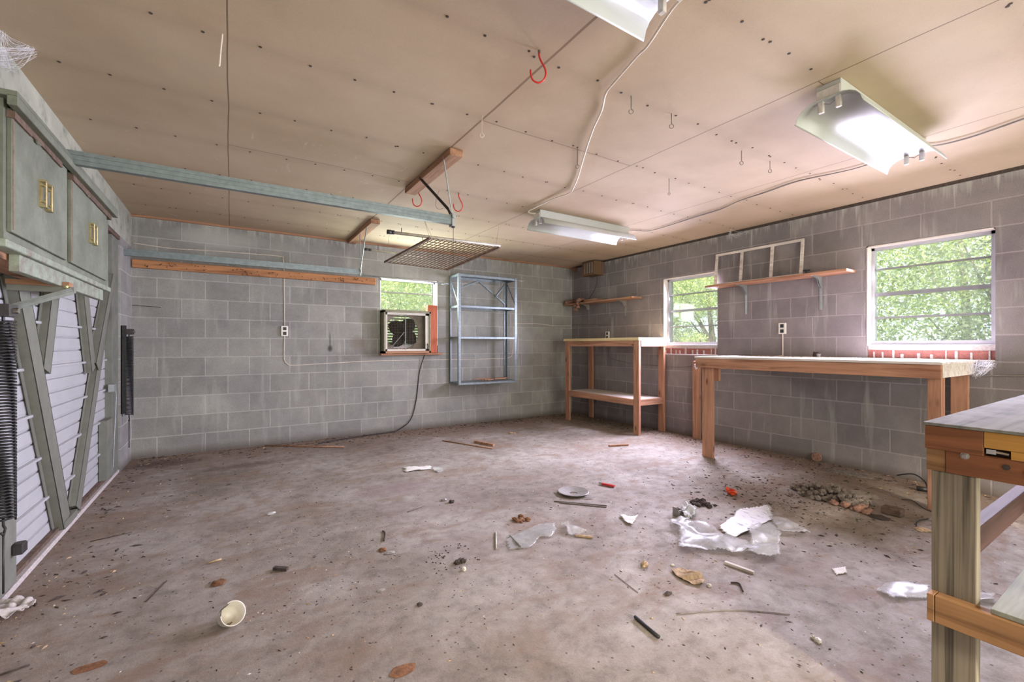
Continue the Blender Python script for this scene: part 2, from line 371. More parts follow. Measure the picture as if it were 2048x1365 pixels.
leaf_mat('leaf_mid', (.16, .25, .08), (.34, .43, .17), (.55, .60, .30))
leaf_mat('leaf_grey', (.20, .24, .15), (.36, .41, .26), (.55, .58, .42))

# ------------------------------------------------------------------ mesh helpers
class MB:
    def __init__(s): s.bm = bmesh.new()
    def box(s, lo, hi, bev=0.0):
        lo, hi = Vector(lo), Vector(hi); c = (lo + hi) / 2; d = hi - lo
        r = bmesh.ops.create_cube(s.bm, size=1.0)
        for v in r['verts']: v.co = Vector((v.co.x * d.x, v.co.y * d.y, v.co.z * d.z)) + c
        if bev:
            es = list({e for v in r['verts'] for e in v.link_edges})
            bmesh.ops.bevel(s.bm, geom=es, offset=bev, segments=1, affect='EDGES', clamp_overlap=True)
        return s
    def bar(s, a, b, w, h, up=(0, 0, 1)):
        a, b = Vector(a), Vector(b); z = (b - a); L = z.length; z.normalize()
        x = Vector(up).cross(z)
        if x.length < 1e-5: x = Vector((1, 0, 0)).cross(z)
        x.normalize(); y = z.cross(x)
        r = bmesh.ops.create_cube(s.bm, size=1.0)
        for v in r['verts']:
            c = v.co.copy(); v.co = a + x * (c.x * w) + y * (c.y * h) + z * ((c.z + .5) * L)
        return s
    def tube(s, pts, r, seg=8, cap=True):
        pts = [Vector(p) for p in pts]; n = len(pts); rings = []; prev = None
        for i, p in enumerate(pts):
            t = (pts[min(i + 1, n - 1)] - pts[max(i - 1, 0)])
            t = t.normalized() if t.length > 1e-9 else Vector((0, 0, 1))
            if prev is None:
                x = t.orthogonal().normalized()
            else:
                x = prev - t * prev.dot(t)
                x = x.normalized() if x.length > 1e-6 else t.orthogonal().normalized()
            prev = x; y = t.cross(x); rr = r[i] if isinstance(r, (list, tuple)) else r
            rings.append([s.bm.verts.new(p + (x * cos(2 * pi * k / seg) + y * sin(2 * pi * k / seg)) * rr) for k in range(seg)])
        for A, B in zip(rings, rings[1:]):
            for k in range(seg): s.bm.faces.new((A[k], A[(k + 1) % seg], B[(k + 1) % seg], B[k]))
        if cap:
            s.bm.faces.new(rings[0][::-1]); s.bm.faces.new(rings[-1])
        return s
    def prism(s, poly, axis, a, b):
        """poly: 2D points in the plane across the axis, extruded from a to b"""
        def P(p, t):
            if axis == 0: return (t, p[0], p[1])
            if axis == 1: return (p[0], t, p[1])
            return (p[0], p[1], t)
        A = [s.bm.verts.new(P(p, a)) for p in poly]; B = [s.bm.verts.new(P(p, b)) for p in poly]; n = len(poly)
        s.bm.faces.new(A[::-1]); s.bm.faces.new(B)
        for i in range(n): s.bm.faces.new((A[i], A[(i + 1) % n], B[(i + 1) % n], B[i]))
        return s
    def lathe(s, prof, c, axis=2, seg=32):
        c = Vector(c); rings = []
        for r, h in prof:
            ring = []
            for k in range(seg):
                t = 2 * pi * k / seg; p = [r * cos(t), r * sin(t), h]
                q = (p[0], p[1], p[2]) if axis == 2 else ((p[2], p[0], p[1]) if axis == 0 else (p[0], p[2], p[1]))
                ring.append(s.bm.verts.new(c + Vector(q)))
            rings.append(ring)
        for A, B in zip(rings, rings[1:]):
            for k in range(seg): s.bm.faces.new((A[k], A[(k + 1) % seg], B[(k + 1) % seg], B[k]))
        return s
    def strip(s, rows):
        vs = [[s.bm.verts.new(p) for p in r] for r in rows]
        for A, B in zip(vs, vs[1:]):
            for i in range(len(A) - 1): s.bm.faces.new((A[i], A[i + 1], B[i + 1], B[i]))
        return s
    def lump(s, c, r, seed=0, flat=.6, sub=2):
        q = bmesh.ops.create_icosphere(s.bm, subdivisions=sub, radius=1.0)
        rx, ry = (r, r) if isinstance(r, (int, float)) else r
        for v in q['verts']:
            k = 1 + .45 * mnoise.noise(v.co * 1.7 + Vector((seed * 7.3, seed * 1.1, 0)))
            v.co = Vector((v.co.x * rx * k, v.co.y * ry * k, max(-.5, v.co.z) * min(rx, ry) * flat * k)) + Vector(c)
        return s
    def out(s, name, mat, parent=None, solid=0.0, smooth=False):
        bmesh.ops.recalc_face_normals(s.bm, faces=s.bm.faces[:])
        me = bpy.data.meshes.new(name); s.bm.to_mesh(me); s.bm.free()
        me.materials.append(MATS[mat] if isinstance(mat, str) else mat)
        if smooth:
            for p in me.polygons: p.use_smooth = True
        o = bpy.data.objects.new(name, me); COL.objects.link(o)
        if parent is not None:
            o.parent = parent
            base = parent; off = Vector(parent.location)
            while base.parent is not None: base = base.parent; off = off + Vector(base.location)
            o.location = -off
        if solid:
            md = o.modifiers.new('thickness', 'SOLIDIFY'); md.thickness = solid; md.offset = 0
        return o
def tag(o, label, cat, group=None, kind=None):
    if label: o['label'] = label
    if cat: o['category'] = cat
    if group: o['group'] = group
    if kind: o['kind'] = kind
    return o
def thing(name, label, cat, loc=(0, 0, 0), group=None):
    o = bpy.data.objects.new(name, None); COL.objects.link(o); o.location = loc; o.empty_display_size = .1
    return tag(o, label, cat, group)
def struct(o): o['kind'] = 'structure'; return o
def copy_tree(o, delta, label=None):
    c = o.copy(); COL.objects.link(c); c.location = Vector(o.location) + Vector(delta)
    if label: c['label'] = label
    for ch in o.children:
        d = ch.copy(); COL.objects.link(d); d.parent = c
        for gch in ch.children:
            e = gch.copy(); COL.objects.link(e); e.parent = d
    return c
def smooth_path(pts, k=6):
    pts = [Vector(p) for p in pts]; out = []
    for i in range(len(pts) - 1):
        p0 = pts[max(i - 1, 0)]; p1 = pts[i]; p2 = pts[i + 1]; p3 = pts[min(i + 2, len(pts) - 1)]
        for j in range(k):
            t = j / k
            out.append(.5 * ((2 * p1) + (p2 - p0) * t + (2 * p0 - 5 * p1 + 4 * p2 - p3) * t * t + (3 * p1 - p0 - 3 * p2 + p3) * t ** 3))
    out.append(pts[-1]); return out

# ------------------------------------------------------------------ room shell
def wall_grid(axis, plane, thick, a0, a1, z0, z1, holes, name, mat):
    """a wall with rectangular holes (lo, hi, zlo, zhi); axis = the axis the wall runs along"""
    As = sorted({a0, a1, *[h[0] for h in holes], *[h[1] for h in holes]}); Zs = sorted({z0, z1, *[h[2] for h in holes], *[h[3] for h in holes]})
    m = MB(); bm = m.bm; cache = {}
    def V(a, z, k):
        key = (round(a, 5), round(z, 5), k)
        if key not in cache:
            q = plane + thick * k; cache[key] = bm.verts.new((a, q, z) if axis == 0 else (q, a, z))
        return cache[key]
    def solid(i, j):
        if i < 0 or j < 0 or i >= len(As) - 1 or j >= len(Zs) - 1: return False
        ca, cz = (As[i] + As[i + 1]) / 2, (Zs[j] + Zs[j + 1]) / 2
        return not any(h[0] < ca < h[1] and h[2] < cz < h[3] for h in holes)
    for i in range(len(As) - 1):
        for j in range(len(Zs) - 1):
            if not solid(i, j): continue
            a, b, c, d = As[i], As[i + 1], Zs[j], Zs[j + 1]
            for k in (0, 1): bm.faces.new((V(a, c, k), V(b, c, k), V(b, d, k), V(a, d, k)))
            for (di, dj, p, q) in ((-1, 0, (a, c), (a, d)), (1, 0, (b, c), (b, d)), (0, -1, (a, c), (b, c)), (0, 1, (a, d), (b, d))):
                if not solid(i + di, j + dj): bm.faces.new((V(*p, 0), V(*q, 0), V(*q, 1), V(*p, 1)))
    return struct(m.out(name, mat))
W2 = (.856, 1.656, 1.016, 2.032); W1 = (3.109, 3.885, 1.016, 2.020); WBK = (1.63, 2.43, 1.016, 2.032)
wall_grid(0, YB, .2, XL - .2, XR + .2, -.1, 2.62, [WBK], 'wall_back', MB_back)
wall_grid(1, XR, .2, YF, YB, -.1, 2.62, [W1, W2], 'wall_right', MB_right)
wall_grid(1, XL, -.2, YF, 2.60, -.1, 2.62, [], 'wall_left', MB_left)
wall_grid(1, XL, -.2, 5.24, YB, -.1, 2.12, [], 'wall_left_return', MB_left)
struct(MB().box((XL - .2, 2.60, 2.12), (XL, YB, 2.62)).out('wall_left_header', 'header_paint'))
wall_grid(0, YF, -.2, XL - .2, XR + .2, -.1, 2.62, [(.1, 4.1, -.1, 2.2)], 'wall_front', MB_back)  # unseen wall, its wide opening made for the fill light
struct(MB().box((XL - .2, YF - .2, -.12), (XR + .2, YB + .2, 0)).out('floor', 'concrete_floor'))
cl = struct(MB().box((XL, YF, ZC + .010), (XR, YB, ZC + .07)).out('ceiling', 'gypsum_paper'))
struct(MB().box((XL - .7, YF - .7, 2.62), (XR + .75, YB + .75, 2.72)).out('roof', 'soffit'))  # unseen slab, overhang added to keep the sun out of the room
# brown nail heads in the ceiling along each joist
rng = random.Random(4); m = MB()
for j in range(-4, 8):
    y = 1.625 + .61 * j
    if not (-2 < y < YB): continue
    x = XL + .16
    while x < XR:
        for dx in ((0,) if rng.random() < .75 else (-.012, .018)):
            xx, yy = x + dx + rng.uniform(-.02, .02), y + rng.uniform(-.014, .014)
            m.lathe([(0, -.0015), (.0065, -.001), (.0075, .004)], (xx, yy, ZC + .009), 2, 7)
        x += .20
nails = m.out('nail_heads', 'dark_debris_and_shade', cl); nails['kind'] = 'stuff'
# trims, and a shade strip at the ceiling gap
struct(MB().box((XL, YB - .022, ZC - .012), (XR, YB, ZC + .012)).out('trim_1', 'oldpine_x'))
struct(MB().box((XR - .010, YF, ZC - .016), (XR, YB, ZC + .012)).out('ceiling_gap_shade', 'dark_debris_and_shade'))  # dark strip stands in for the shadow in the gap under the ceiling
struct(MB().box((XL - .10, 2.75, 2.085), (XL - .005, 5.26, 2.119)).out('trim_3', 'damaged_board'))

# ------------------------------------------------------------------ windows
def window(n, axis, plane, lo, hi, z0, z1, bars, dirt=True):
    """bars: heights of the cross bars (z, half-thickness)"""
    cx = (lo + hi) / 2
    loc = (plane, cx, z0) if axis == 1 else (cx, plane, z0)
    w = bpy.data.objects.new('window_%d' % n, None); COL.objects.link(w); w.location = loc; struct(w)
    def B(m, a0, a1, d0, d1, c0, c1, bev=0):
        return m.box((plane + d0, a0, c0), (plane + d1, a1, c1), bev) if axis == 1 else m.box((a0, plane + d0, c0), (a1, plane + d1, c1), bev)
    m = MB(); B(m, lo, lo + .035, .075, .125, z0 + .128, z1); B(m, hi - .035, hi, .075, .125, z0 + .128, z1)
    B(m, lo, hi, .075, .125, z1 - .035, z1); B(m, lo, hi, .07, .13, z0 + .128, z0 + .165)
    m.out('window_frame', 'frame_grey', w)
    m = MB()
    for z, t in bars: B(m, lo + .03, hi - .03, .085, .115, z - t, z + t)
    m.out('sash_bar', 'grey_aluminium', w)
    m = MB(); B(m, lo + .03, hi - .03, .098, .102, z0 + .16, z1 - .03); m.out('glass_pane', 'dusty_glass', w)
    m = MB(); B(m, lo, hi, .035, .20, z0, z0 + .084); m.out('sill_brick', 'red_brick', w)
    rg = random.Random(n); m = MB()
    B(m, lo, hi, .03, .20, z0 + .084, z0 + .13, .003)
    a = lo + .03
    while a < hi - .02:
        ww = rg.uniform(.008, .022); h = rg.uniform(.05, .086)
        B(m, a, a + ww, .022, .04, z0, z0 + h, .003); a += rg.uniform(.06, .11)
    B(m, lo, hi, .0, .04, z0 - .004, z0 + .012, .003)
    m.out('sill_mortar', 'mortar', w)
    m = MB(); B(m, hi - .012, hi + .004, .0, .078, z0 + .12, z1); B(m, lo + .01, hi, .0, .078, z1 - .010, z1 + .004)
    m.out('reveal_lining', 'window_trim', w)
    return w
window(1, 1, XR, W2[0], W2[1], W2[2], W2[3], [(1.825, .007), (1.598, .016), (1.387, .008)])
window(2, 1, XR, W1[0], W1[1], W1[2], W1[3], [(1.80, .007), (1.588, .014), (1.382, .007)])
wb = window(3, 0, YB, WBK[0], WBK[1], WBK[2], WBK[3], [(1.845, .007), (1.60, .012), (1.39, .007)])

# ------------------------------------------------------------------ tilt-up bay door in the left wall
DY0, DY1 = 2.72, 4.985
door = bpy.data.objects.new('door_1', None); COL.objects.link(door); door.location = (-.90, 3.97, 0); struct(door)
m = MB(); prof = [(-.93, .03)]
z = .03; k = 0
xs = -.902
while z < 2.05:
    step = .0833; major = (k % 3 == 2)
    prof += [(xs, z), (xs + .003, z + step * .15), (xs + .002, z + step - (.022 if major else .010))]
    if major: prof += [(xs + .018, z + step - .019), (xs + .018, z + step - .006), (xs + .001, z + step - .003)]
    else: prof += [(xs - .008, z + step - .006), (xs - .008, z + step - .001)]
    z += step; k += 1
prof += [(-.93, z)]
m.prism(prof, 1, DY0 - .04, DY1 + .03); m.out('door_panel', 'door_skin', door)
def hat(parent, p, q, w=.10, dep=.03, name='brace'):
    """folded steel channel lying on the door: face plus two flanges"""
    p = Vector((-.895, *p)); q = Vector((-.895, *q)); d = (q - p).normalized(); s = Vector((1, 0, 0)).cross(d)
    m = MB(); X = Vector((1, 0, 0))
    for base, (a, b, x0, x1) in enumerate(((-.5, .5, dep - .003, dep), (-.5, -.46, 0, dep), (.46, .5, 0, dep), (-.72, -.5, .002, .006))):
        vs = []
        for e in (p, q):
            for (t, x) in ((a, x0), (b, x0), (b, x1), (a, x1)): vs.append(m.bm.verts.new(e + s * (t * w) + X * x))
        for f in ((0, 1, 2, 3), (7, 6, 5, 4), (0, 4, 5, 1), (1, 5, 6, 2), (2, 6, 7, 3), (3, 7, 4, 0)): m.bm.faces.new([vs[i] for i in f])
    return m.out(name, 'door_brace', parent)
hat(door, (3.05, 1.50), (3.76, .06), .135, .045)
hat(door, (4.90, 1.50), (4.02, .06), .115, .040)
hat(door, (3.60, 1.50), (3.43, 1.00), .12, .040)
hat(door, (4.21, 1.52), (4.43, .96), .12, .038)
hat(door, (5.02, 1.72), (4.47, .98), .10, .050)
MB().box((-.895, 4.76, .05), (-.845, 4.965, .53)).out('corner_plate', 'jamb_paint', door)
MB().box((-.895, 2.76, .05), (-.84, 2.962, .53)).out('corner_plate', 'jamb_paint', door)
MB().box((-.84, 2.90, .185), (-.80, 2.955, .235), .006).out('door_roller', 'dark_steel', door)
MB().box((-.895, 3.70, .03), (-.845, 3.95, .075)).out('corner_plate', 'door_brace', door)
MB().box((-.90, DY0 - .04, .012), (-.87, DY1, .05)).out('bottom_rail', 'damaged_board', door)
m = MB().box((-.868, 4.93, 1.0 - .25), (-.83, 5.01, 1.0 - .19)); m.tube([(-.84, 5.03, .78), (-.835, 5.04, .7), (-.85, 5.0, .1)], .004, 6); m.out('latch', 'galv_light', door)
# jamb posts, threshold
struct(MB().box((-.98, 4.99, 0), (-.855, 5.26, 2.12)).out('door_2_jamb', 'jamb_paint')).name = 'trim_4'
struct(MB().box((-.98, 2.60, 0), (-.845, 2.72, 2.12)).out('trim_5', 'jamb_paint'))
struct(MB().box((-.895, 2.70, 0), (-.868, 5.24, .02)).box((-.878, 2.70, .0), (-.846, 5.24, .028), .004).out('trim_6', 'mortar'))

# extension springs
def spring(y, z0, z1, label, rr=.030, turns=62):
    t = thing('extension_spring', label, 'spring', (-.79, y, z0), 'bay door springs')
    pts = []
    for i in range(turns * 10 + 1):
        a = 2 * pi * i / 10; pts.append((-.79 + rr * cos(a), y + rr * sin(a), z0 + (z1 - z0) * i / (turns * 10)))
    MB().tube(pts, .0042, 5).out('coil', 'spring_black', t, smooth=True)
    m = MB(); m.tube([(-.79, y, z0 + .01), (-.79, y, z0 - .02), (-.79, y + .02, z0 - .04), (-.79, y, z0 - .06), (-.79, y - .02, z0 - .045)], .005, 6)
    m.tube([(-.79, y, z0 - .06), (-.79, y, z0 - .30)], .004, 6); m.out('hook', 'dark_steel', t, smooth=True)
    m = MB(); m.box((-.838, y - .055, z0 + .02), (-.832, y + .045, z1 + .10)); m.box((-.838, y - .055, z0 + .02), (-.80, y - .05, z1 + .10))
    m.out('mounting_angle', 'spring_black', t)
    m = MB().box((-.838, y - .05, z1 + .02), (-.76, y + .045, z1 + .07)); m.tube([(-.79, y, z1 + .05), (-.79, y, z1 - .01)], .006, 6); m.out('bracket', 'dark_steel', t)
    m = MB(); m.lathe([(0, .01), (.012, .01), (.012, -.01), (0, -.01)], (-.755, y, z1 + .045), 0, 10); m.out('bolt', 'chrome', t)
    return t
spring(5.31, .50, 1.22, 'black coil spring of the bay door in the corner by the block wall')
spring(2.655, .42, 1.24, 'black coil spring of the bay door at the left edge of view', .036)
# door tracks hanging from the ceiling
def track(y, label, x0):
    t = thing('door_track', label, 'track', (1.294, y, 1.98), 'bay door tracks')
    z0, z1 = 1.978, 2.040
    m = MB(); m.box((x0, y - .002, z0), (1.294, y + .002, z1)); m.box((x0, y, z1 - .004), (1.294, y + .032, z1)); m.box((x0, y, z0), (1.294, y + .032, z0 + .004))
    m.box((x0, y + .028, z0), (1.294, y + .032, z0 + .016)); m.box((x0, y + .028, z1 - .016), (1.294, y + .032, z1))
    m.box((x0, y - .006, z0 + .020), (1.294, y, z0 + .030)); m.box((x0, y - .006, z1 - .02), (1.294, y, z1 - .012))
    m.out('rail', 'galvanised', t)
    m = MB(); m.box((1.285, y - .012, z0 - .012), (1.305, y + .04, z1 + .015)); m.lathe([(0, -.012), (.013, -.012), (.013, .0), (0, .0)], (1.294, y - .012, z1 - .01), 1, 10)
    m.out('end_bracket', 'galv_light', t)
    return t
t1 = track(2.80, 'long galvanised door track crossing overhead in front of the cabinets', XL + .0)
p1 = Vector((1.216, 2.95, 2.425)); e1 = Vector((1.294, 2.80, 2.03))
hs = on_z(850, 352, 2.40); hs = Vector((1.214, 3.22, 2.418))
m = MB(); m.bar(hs, (1.285, 2.86, 2.10), .022, .004, (1, 0, 0)); m.bar((1.285, 2.86, 2.10), (1.296, 2.80, 2.01), .022, .004, (1, 0, 0)); m.bar(hs + Vector((.0, .0, 0)), (1.288, 2.862, 2.10), .004, .018, (1, 0, 0))
m.out('hanger_strap', 'dark_steel', t1)
MB().tube([(1.216, 2.78, 2.42), (1.298, 2.80, 2.00)], .005, 6).out('hanger_rod', 'galv_light', t1)
m = MB(); m.tube([(1.298, 2.80, 1.99), (1.298, 2.80, 1.72)], .0018, 5); m.box((1.290, 2.792, 1.955), (1.306, 2.808, 1.98)); m.out('pull_wire', 'dark_steel', t1)
t2 = track(5.39, 'galvanised door track running along the top of the back wall', XL + .0)
m = MB(); m.tube([(1.22, 5.10, 2.42), (1.296, 5.37, 2.0)], .0055, 6); m.tube([(1.22, 4.80, 2.42), (1.290, 5.37, 2.02)], .0055, 6); m.out('hanger_rod', 'galv_light', t2)
tag(MB().box((1.215, 2.67, 2.400), (1.31, 3.57, 2.446), .004).out('hanger_block', 'oldpine_y'), 'short wooden block on the ceiling holding the overhead door track strap', 'block', 'wooden track blocks on the ceiling')
tag(MB().box((1.215, 4.62, 2.400), (1.31, 5.70, 2.446), .004).out('hanger_block', 'oldpine_y'), 'wooden block on the ceiling near the back wall holding two thin rods', 'block', 'wooden track blocks on the ceiling')
tag(MB().tube([(1.32, 5.45, 1.985), (2.44, 5.45, 1.962)], .010, 8).tube([(2.36, 5.45, 1.9635), (2.46, 5.45, 1.9615)], .0125, 8).out('metal_pipe', 'galv_light', smooth=True), 'thin metal pipe reaching across the top of the fan window', 'pipe')

# ledger board with nails
t = thing('ledger_board', 'rough brown board full of nails fixed along the back wall', 'board', (.36, YB, 1.92))
MB().box((XL + .01, YB - .040, 1.914), (1.565, YB - .001, 1.998), .003).out('board', 'ledger', t)
m = MB(); rg = random.Random(8)
for i in range(64):
    x = rg.uniform(-.75, 1.52); z = rg.uniform(1.925, 1.985); m.tube([(x, YB - .04, z), (x + rg.uniform(-.01, .01), YB - .062, z - rg.uniform(0, .02))], .0028, 5)
nl = m.out('nails', 'dark_debris_and_shade', t); nl['kind'] = 'stuff'

# ------------------------------------------------------------------ wall cabinet over the bay door
cab = thing('wall_cabinet', 'dull green wall cabinet with brass handles hung over the bay door', 'cabinet', (-.745, 2.97, 1.5))
CY0, CY1, CF = 2.20, 3.72, -.655
m = MB(); m.box((XL + .001, CY0, 1.505), (CF - .02, CY0 + .02, 1.99)); m.box((XL + .001, CY1 - .02, 1.505), (CF - .02, CY1, 1.99)); m.box((XL + .001, CY0, 1.505), (CF - .02, CY1, 1.525)); m.box((XL + .001, CY0, 1.97), (CF - .02, CY1, 1.99)); m.box((XL + .001, CY0, 1.52), (XL + .008, CY1, 1.98))
m.out('body', 'cabinet_paint', cab)
m = MB()
for (a, b) in ((CY0, CY0 + .03), (2.83, 2.905), (3.60, CY1)): m.box((CF - .02, a, 1.505), (CF, b, 1.99))
m.box((CF - .021, CY0 - .001, 1.5045), (CF + .001, CY1 + .001, 1.545)); m.box((CF - .021, CY0 - .001, 1.955), (CF + .001, CY1 + .001, 1.9895)); m.out('face_frame', 'cabinet_paint', cab)
for i, (a, b, hy) in enumerate(((2.225, 2.520, 2.490), (2.526, 2.835, 2.556), (2.90, 3.250, 3.220), (3.256, 3.605, 3.286))):
    d = MB().box((CF, a, 1.535), (CF + .014, b, 1.965), .002).out('door', 'cabinet_paint', cab)
    m = MB(); zc = 1.745
    m.box((CF + .014, hy - .014, zc - .05), (CF + .017, hy + .014, zc + .05))
    for s in (-1, 1): m.box((CF + .014, hy - .017, zc + s * .05 - .004), (CF + .034, hy + .017, zc + s * .05 + .004)); m.box((CF + .014, hy - .012, zc + s * .032 - .002), (CF + .03, hy + .012, zc + s * .032 + .002))
    m.box((CF + .028, hy - .006, zc - .054), (CF + .035, hy + .006, zc + .054), .002)
    m.out('handle', 'brass', d)
    MB().box((CF + .0142, a + .004, 1.545), (CF + .016, a + .010, 1.955)).out('edge_strip', 'cabinet_in', d) if i in (0, 2) else None
MB().box((XL + .001, CY0 - .035, 1.985), (CF + .045, CY1 + .02, 2.005), .002).box((CF + .018, CY0 - .035, 1.955), (CF + .045, CY1 + .02, 1.99), .002).out('cornice', 'cabinet_paint', cab)
m = MB(); rg = random.Random(3); y = CY0 + .02
while y < CY1 - .05:
    y2 = min(CY1 - .03, y + rg.uniform(.12, .3))
    if rg.random() < .93: m.box((CF + .001, y, 1.935 - rg.uniform(0, .012)), (CF + .022, y2, 1.956))
    y = y2
m.out('torn_board', 'damaged_board', cab)
for yy in (2.42, 3.14): MB().box((CF + .02, yy, 1.925), (CF + .026, yy + .04, 1.937)).out('catch', 'chrome', cab)
MB().box((XL + .001, CY0 - .012, 1.478), (CF + .012, CY1 + .01, 1.506), .003).out('bottom_board', 'cabinet_edge', cab)
MB().box((CF - .035, CY0 + .16, 1.415), (CF - .005, CY1 - .10, 1.479), .002).out('bottom_skirt', 'cabinet_edge', cab)
MB().box((XL + .001, CY0 + .02, 1.455), (CF - .04, CY1 - .05, 1.479)).out('under_board', 'oldpine_y', cab)
def shelf_bracket(y, label, dz=0):
    t = thing('angle_bracket', label, 'bracket', (XL, y, 1.40), 'steel brackets under the cabinet')
    MB().box((XL + .0, y - .03, 1.414), (-.636, y + .03, 1.436)).out('cleat', 'oldpine_x', t)
    m = MB(); m.box((XL - .0, y - .018, 1.388), (-.622, y + .018, 1.414)); m.out('arm', 'door_brace', t)
    MB().bar((-.625, y - .024, 1.396), (-.835, y - .03, 1.302), .030, .004, (0, 1, 0)).bar((-.625, y - .024, 1.396), (-.835, y - .03, 1.302), .004, .03, (0, 1, 0)).out('diagonal_strut', 'galv_light', t)
    MB().lathe([(0, -.010), (.009, -.008), (.009, 0), (0, 0)], (-.645, y - .03, 1.414), 1, 10).out('bolt', 'brass', t)
shelf_bracket(2.87, 'steel angle arm and diagonal strut in front of the left spring')

# ------------------------------------------------------------------ fluorescent fixtures
def fixture(x0, yc, label, rot=0.0, tube=False):
    L = 1.22; x1 = x0 + L; zc = 2.365
    t = thing('fluorescent_fixture', label, 'light fixture', (x0 + L / 2, yc, ZC), 'ceiling shop lights')
    MB().box((x0 + .005, yc - .055, 2.372), (x1 - .005, yc + .055, 2.448), .003).out('housing', 'white_enamel', t)
    # bent reflector: flat centre and two flared wings with a turned lip
    prof = [(-.150, 2.296), (-.147, 2.290), (-.144, 2.298), (-.136, 2.325), (-.118, 2.348), (-.095, 2.362), (-.068, 2.371)]
    prof = prof + [(-y, z) for y, z in reversed(prof)]
    m = MB(); m.strip([[(x, yc + y, z) for y, z in prof] for x in (x0 - .01, x0 + .4, x0 + .8, x1 + .01)])
    o = m.out('reflector', 'white_enamel', t, solid=.0018)
    for p in o.data.polygons: p.use_smooth = True
    for x in (x0 + .02, x1 - .02):
        for s in (-1, 1):
            m = MB(); m.box((x - .010, yc + s * .038 - .012, 2.315), (x + .010, yc + s * .038 + .012, 2.372), .002); m.box((x - .012, yc + s * .038 - .005, 2.322), (x + .012, yc + s * .038 + .005, 2.345))
            m.out('lamp_socket', 'socket_white', t)
    for x in (x0 + .02, x1 - .02): MB().tube([(x, yc - .03, 2.36), (x + .002, yc, 2.345), (x, yc + .03, 2.36)], .002, 5).out('socket_wire', 'cable_grey', t)
    m = MB()
    m.box((x0 + .0, yc - .05, 2.372), (x0 + .004, yc + .05, 2.42)); m.out('end_plate', 'socket_white', t)
    return t
fixture(2.50, 1.010, 'open white shop light at upper right with bare sockets')
fixture(2.50, 3.490, 'white shop light near the middle of the ceiling with cables at both ends')
fixture(.085, .995, 'white shop light cut off by the top edge of the photo')

# ------------------------------------------------------------------ cables on the ceiling and walls
def cable(name, pts, r, mat, label, cat='cable', k=5):
    return tag(MB().tube(smooth_path(pts, k), r, 6).out(name, mat, smooth=True), label, cat)
cp = [(1.418, 1.02), (1.422, 1.095), (1.5, 1.279), (1.53, 1.364), (1.587, 1.573), (1.61, 1.645), (1.721, 1.789), (1.827, 1.975), (2.017, 2.264), (2.23, 2.566), (2.355, 2.77), (2.402, 2.884), (2.40, 3.144), (2.412, 3.50), (2.50, 3.50)]
cable('ceiling_cable', [(x, y, ZC - .004 - .006 * (i % 3)) for i, (x, y) in enumerate(cp)], .0055, 'cable_white', 'thick pale cable snaking across the ceiling between two shop lights')
cable('ceiling_cable', [(x + .018, y + .02, ZC - .004) for (x, y) in cp[9:-1]] + [(2.50, 3.53, ZC - .02)], .0032, 'cable_white', 'second thin pale cable ending at the middle shop light')
c2 = [(3.73, 3.50), (3.86, 3.45), (3.99, 3.374), (3.985, 3.09), (3.94, 2.778), (3.922, 2.485), (3.84, 2.25), (3.80, 2.00), (3.76, 1.723), (3.85, 1.4), (3.80, 1.13)]
for dx, w, lb in ((0, 0, 'thin dark wire on the ceiling from the middle light to the right light'), (.012, .008, 'twin dark wire running beside the first toward the right light')):
    cable('ceiling_wire', [(x + dx + w * sin(i * 1.9), y, ZC - .003) for i, (x, y) in enumerate(c2)], .0028, 'cable_grey', lb)
c3 = [(3.72, 1.0), (3.845, .94), (3.87, .8), (3.84, .66), (3.80, .5), (3.78, .1)]
for dx, lb in ((0, 'thin dark wire leaving the right shop light toward the frame edge'), (.014, 'second thin dark wire leaving the right shop light')):
    cable('ceiling_wire', [(x + dx, y, ZC - .003) for x, y in c3], .0026, 'cable_grey', lb)
wy = YB - .006
cable('wall_cable', [(-.83, wy, 2.162), (-.533, wy, 2.143), (-.191, wy, 2.156), (.179, wy, 2.165), (.478, wy, 2.169), (.508, wy, 2.14), (.517, wy, 2.02), (.519, wy, 2.0)], .0045, 'cable_white', 'pale cable stapled to the back wall above the door track')
cable('wall_cable', [(.519, wy, 1.915), (.519, wy, 1.843), (.524, wy, 1.349)], .0045, 'cable_white', 'pale cable dropping from the ledger board to the back wall outlet')
cable('wall_cable', [(.524, wy, 1.26), (.519, wy, 1.088), (.522, wy, .97), (.56, wy, .918), (.634, wy, .905), (1.02, wy, .92), (1.629, wy, .939), (2.616, wy, .934), (3.266, wy, .937), (3.60, wy, .95), (3.655, wy, 1.03), (3.665, wy, 1.147), (3.67, wy, 1.44)], .0045, 'cable_white', 'pale cable running low from the back outlet behind the metal shelving')
cable('wall_cable', [(3.674, wy, 1.471), (4.14, wy, 1.483), (4.473, wy, 1.459), (4.84, wy, 1.47)], .004, 'cable_white', 'thin pale cable across the back wall toward the corner')
wx = XR - .006
cable('wall_cable', [(wx, 5.74, 1.482), (wx, 4.93, 1.462), (wx, 4.90, 1.44), (wx, 4.898, 1.33)], .0045, 'cable_grey', 'grey cable dropping to the outlet above the corner bench')
cable('wall_cable', [(wx, 4.898, 1.27), (wx, 4.89, 1.0), (wx, 4.80, .93), (wx, 4.45, .88), (wx, 3.9, .86), (wx, 3.55, .87), (wx, 3.3, .92), (wx, 3.15, .96)], .0045, 'cable_grey', 'grey cable sagging behind the corner bench toward the low window')
cable('wall_cable', [(wx, 3.10, .93), (wx, 2.99, .885), (wx, 2.89, .89), (wx, 2.8, .95)], .006, 'cable_grey', 'short dark cable loop beside the long bench post')
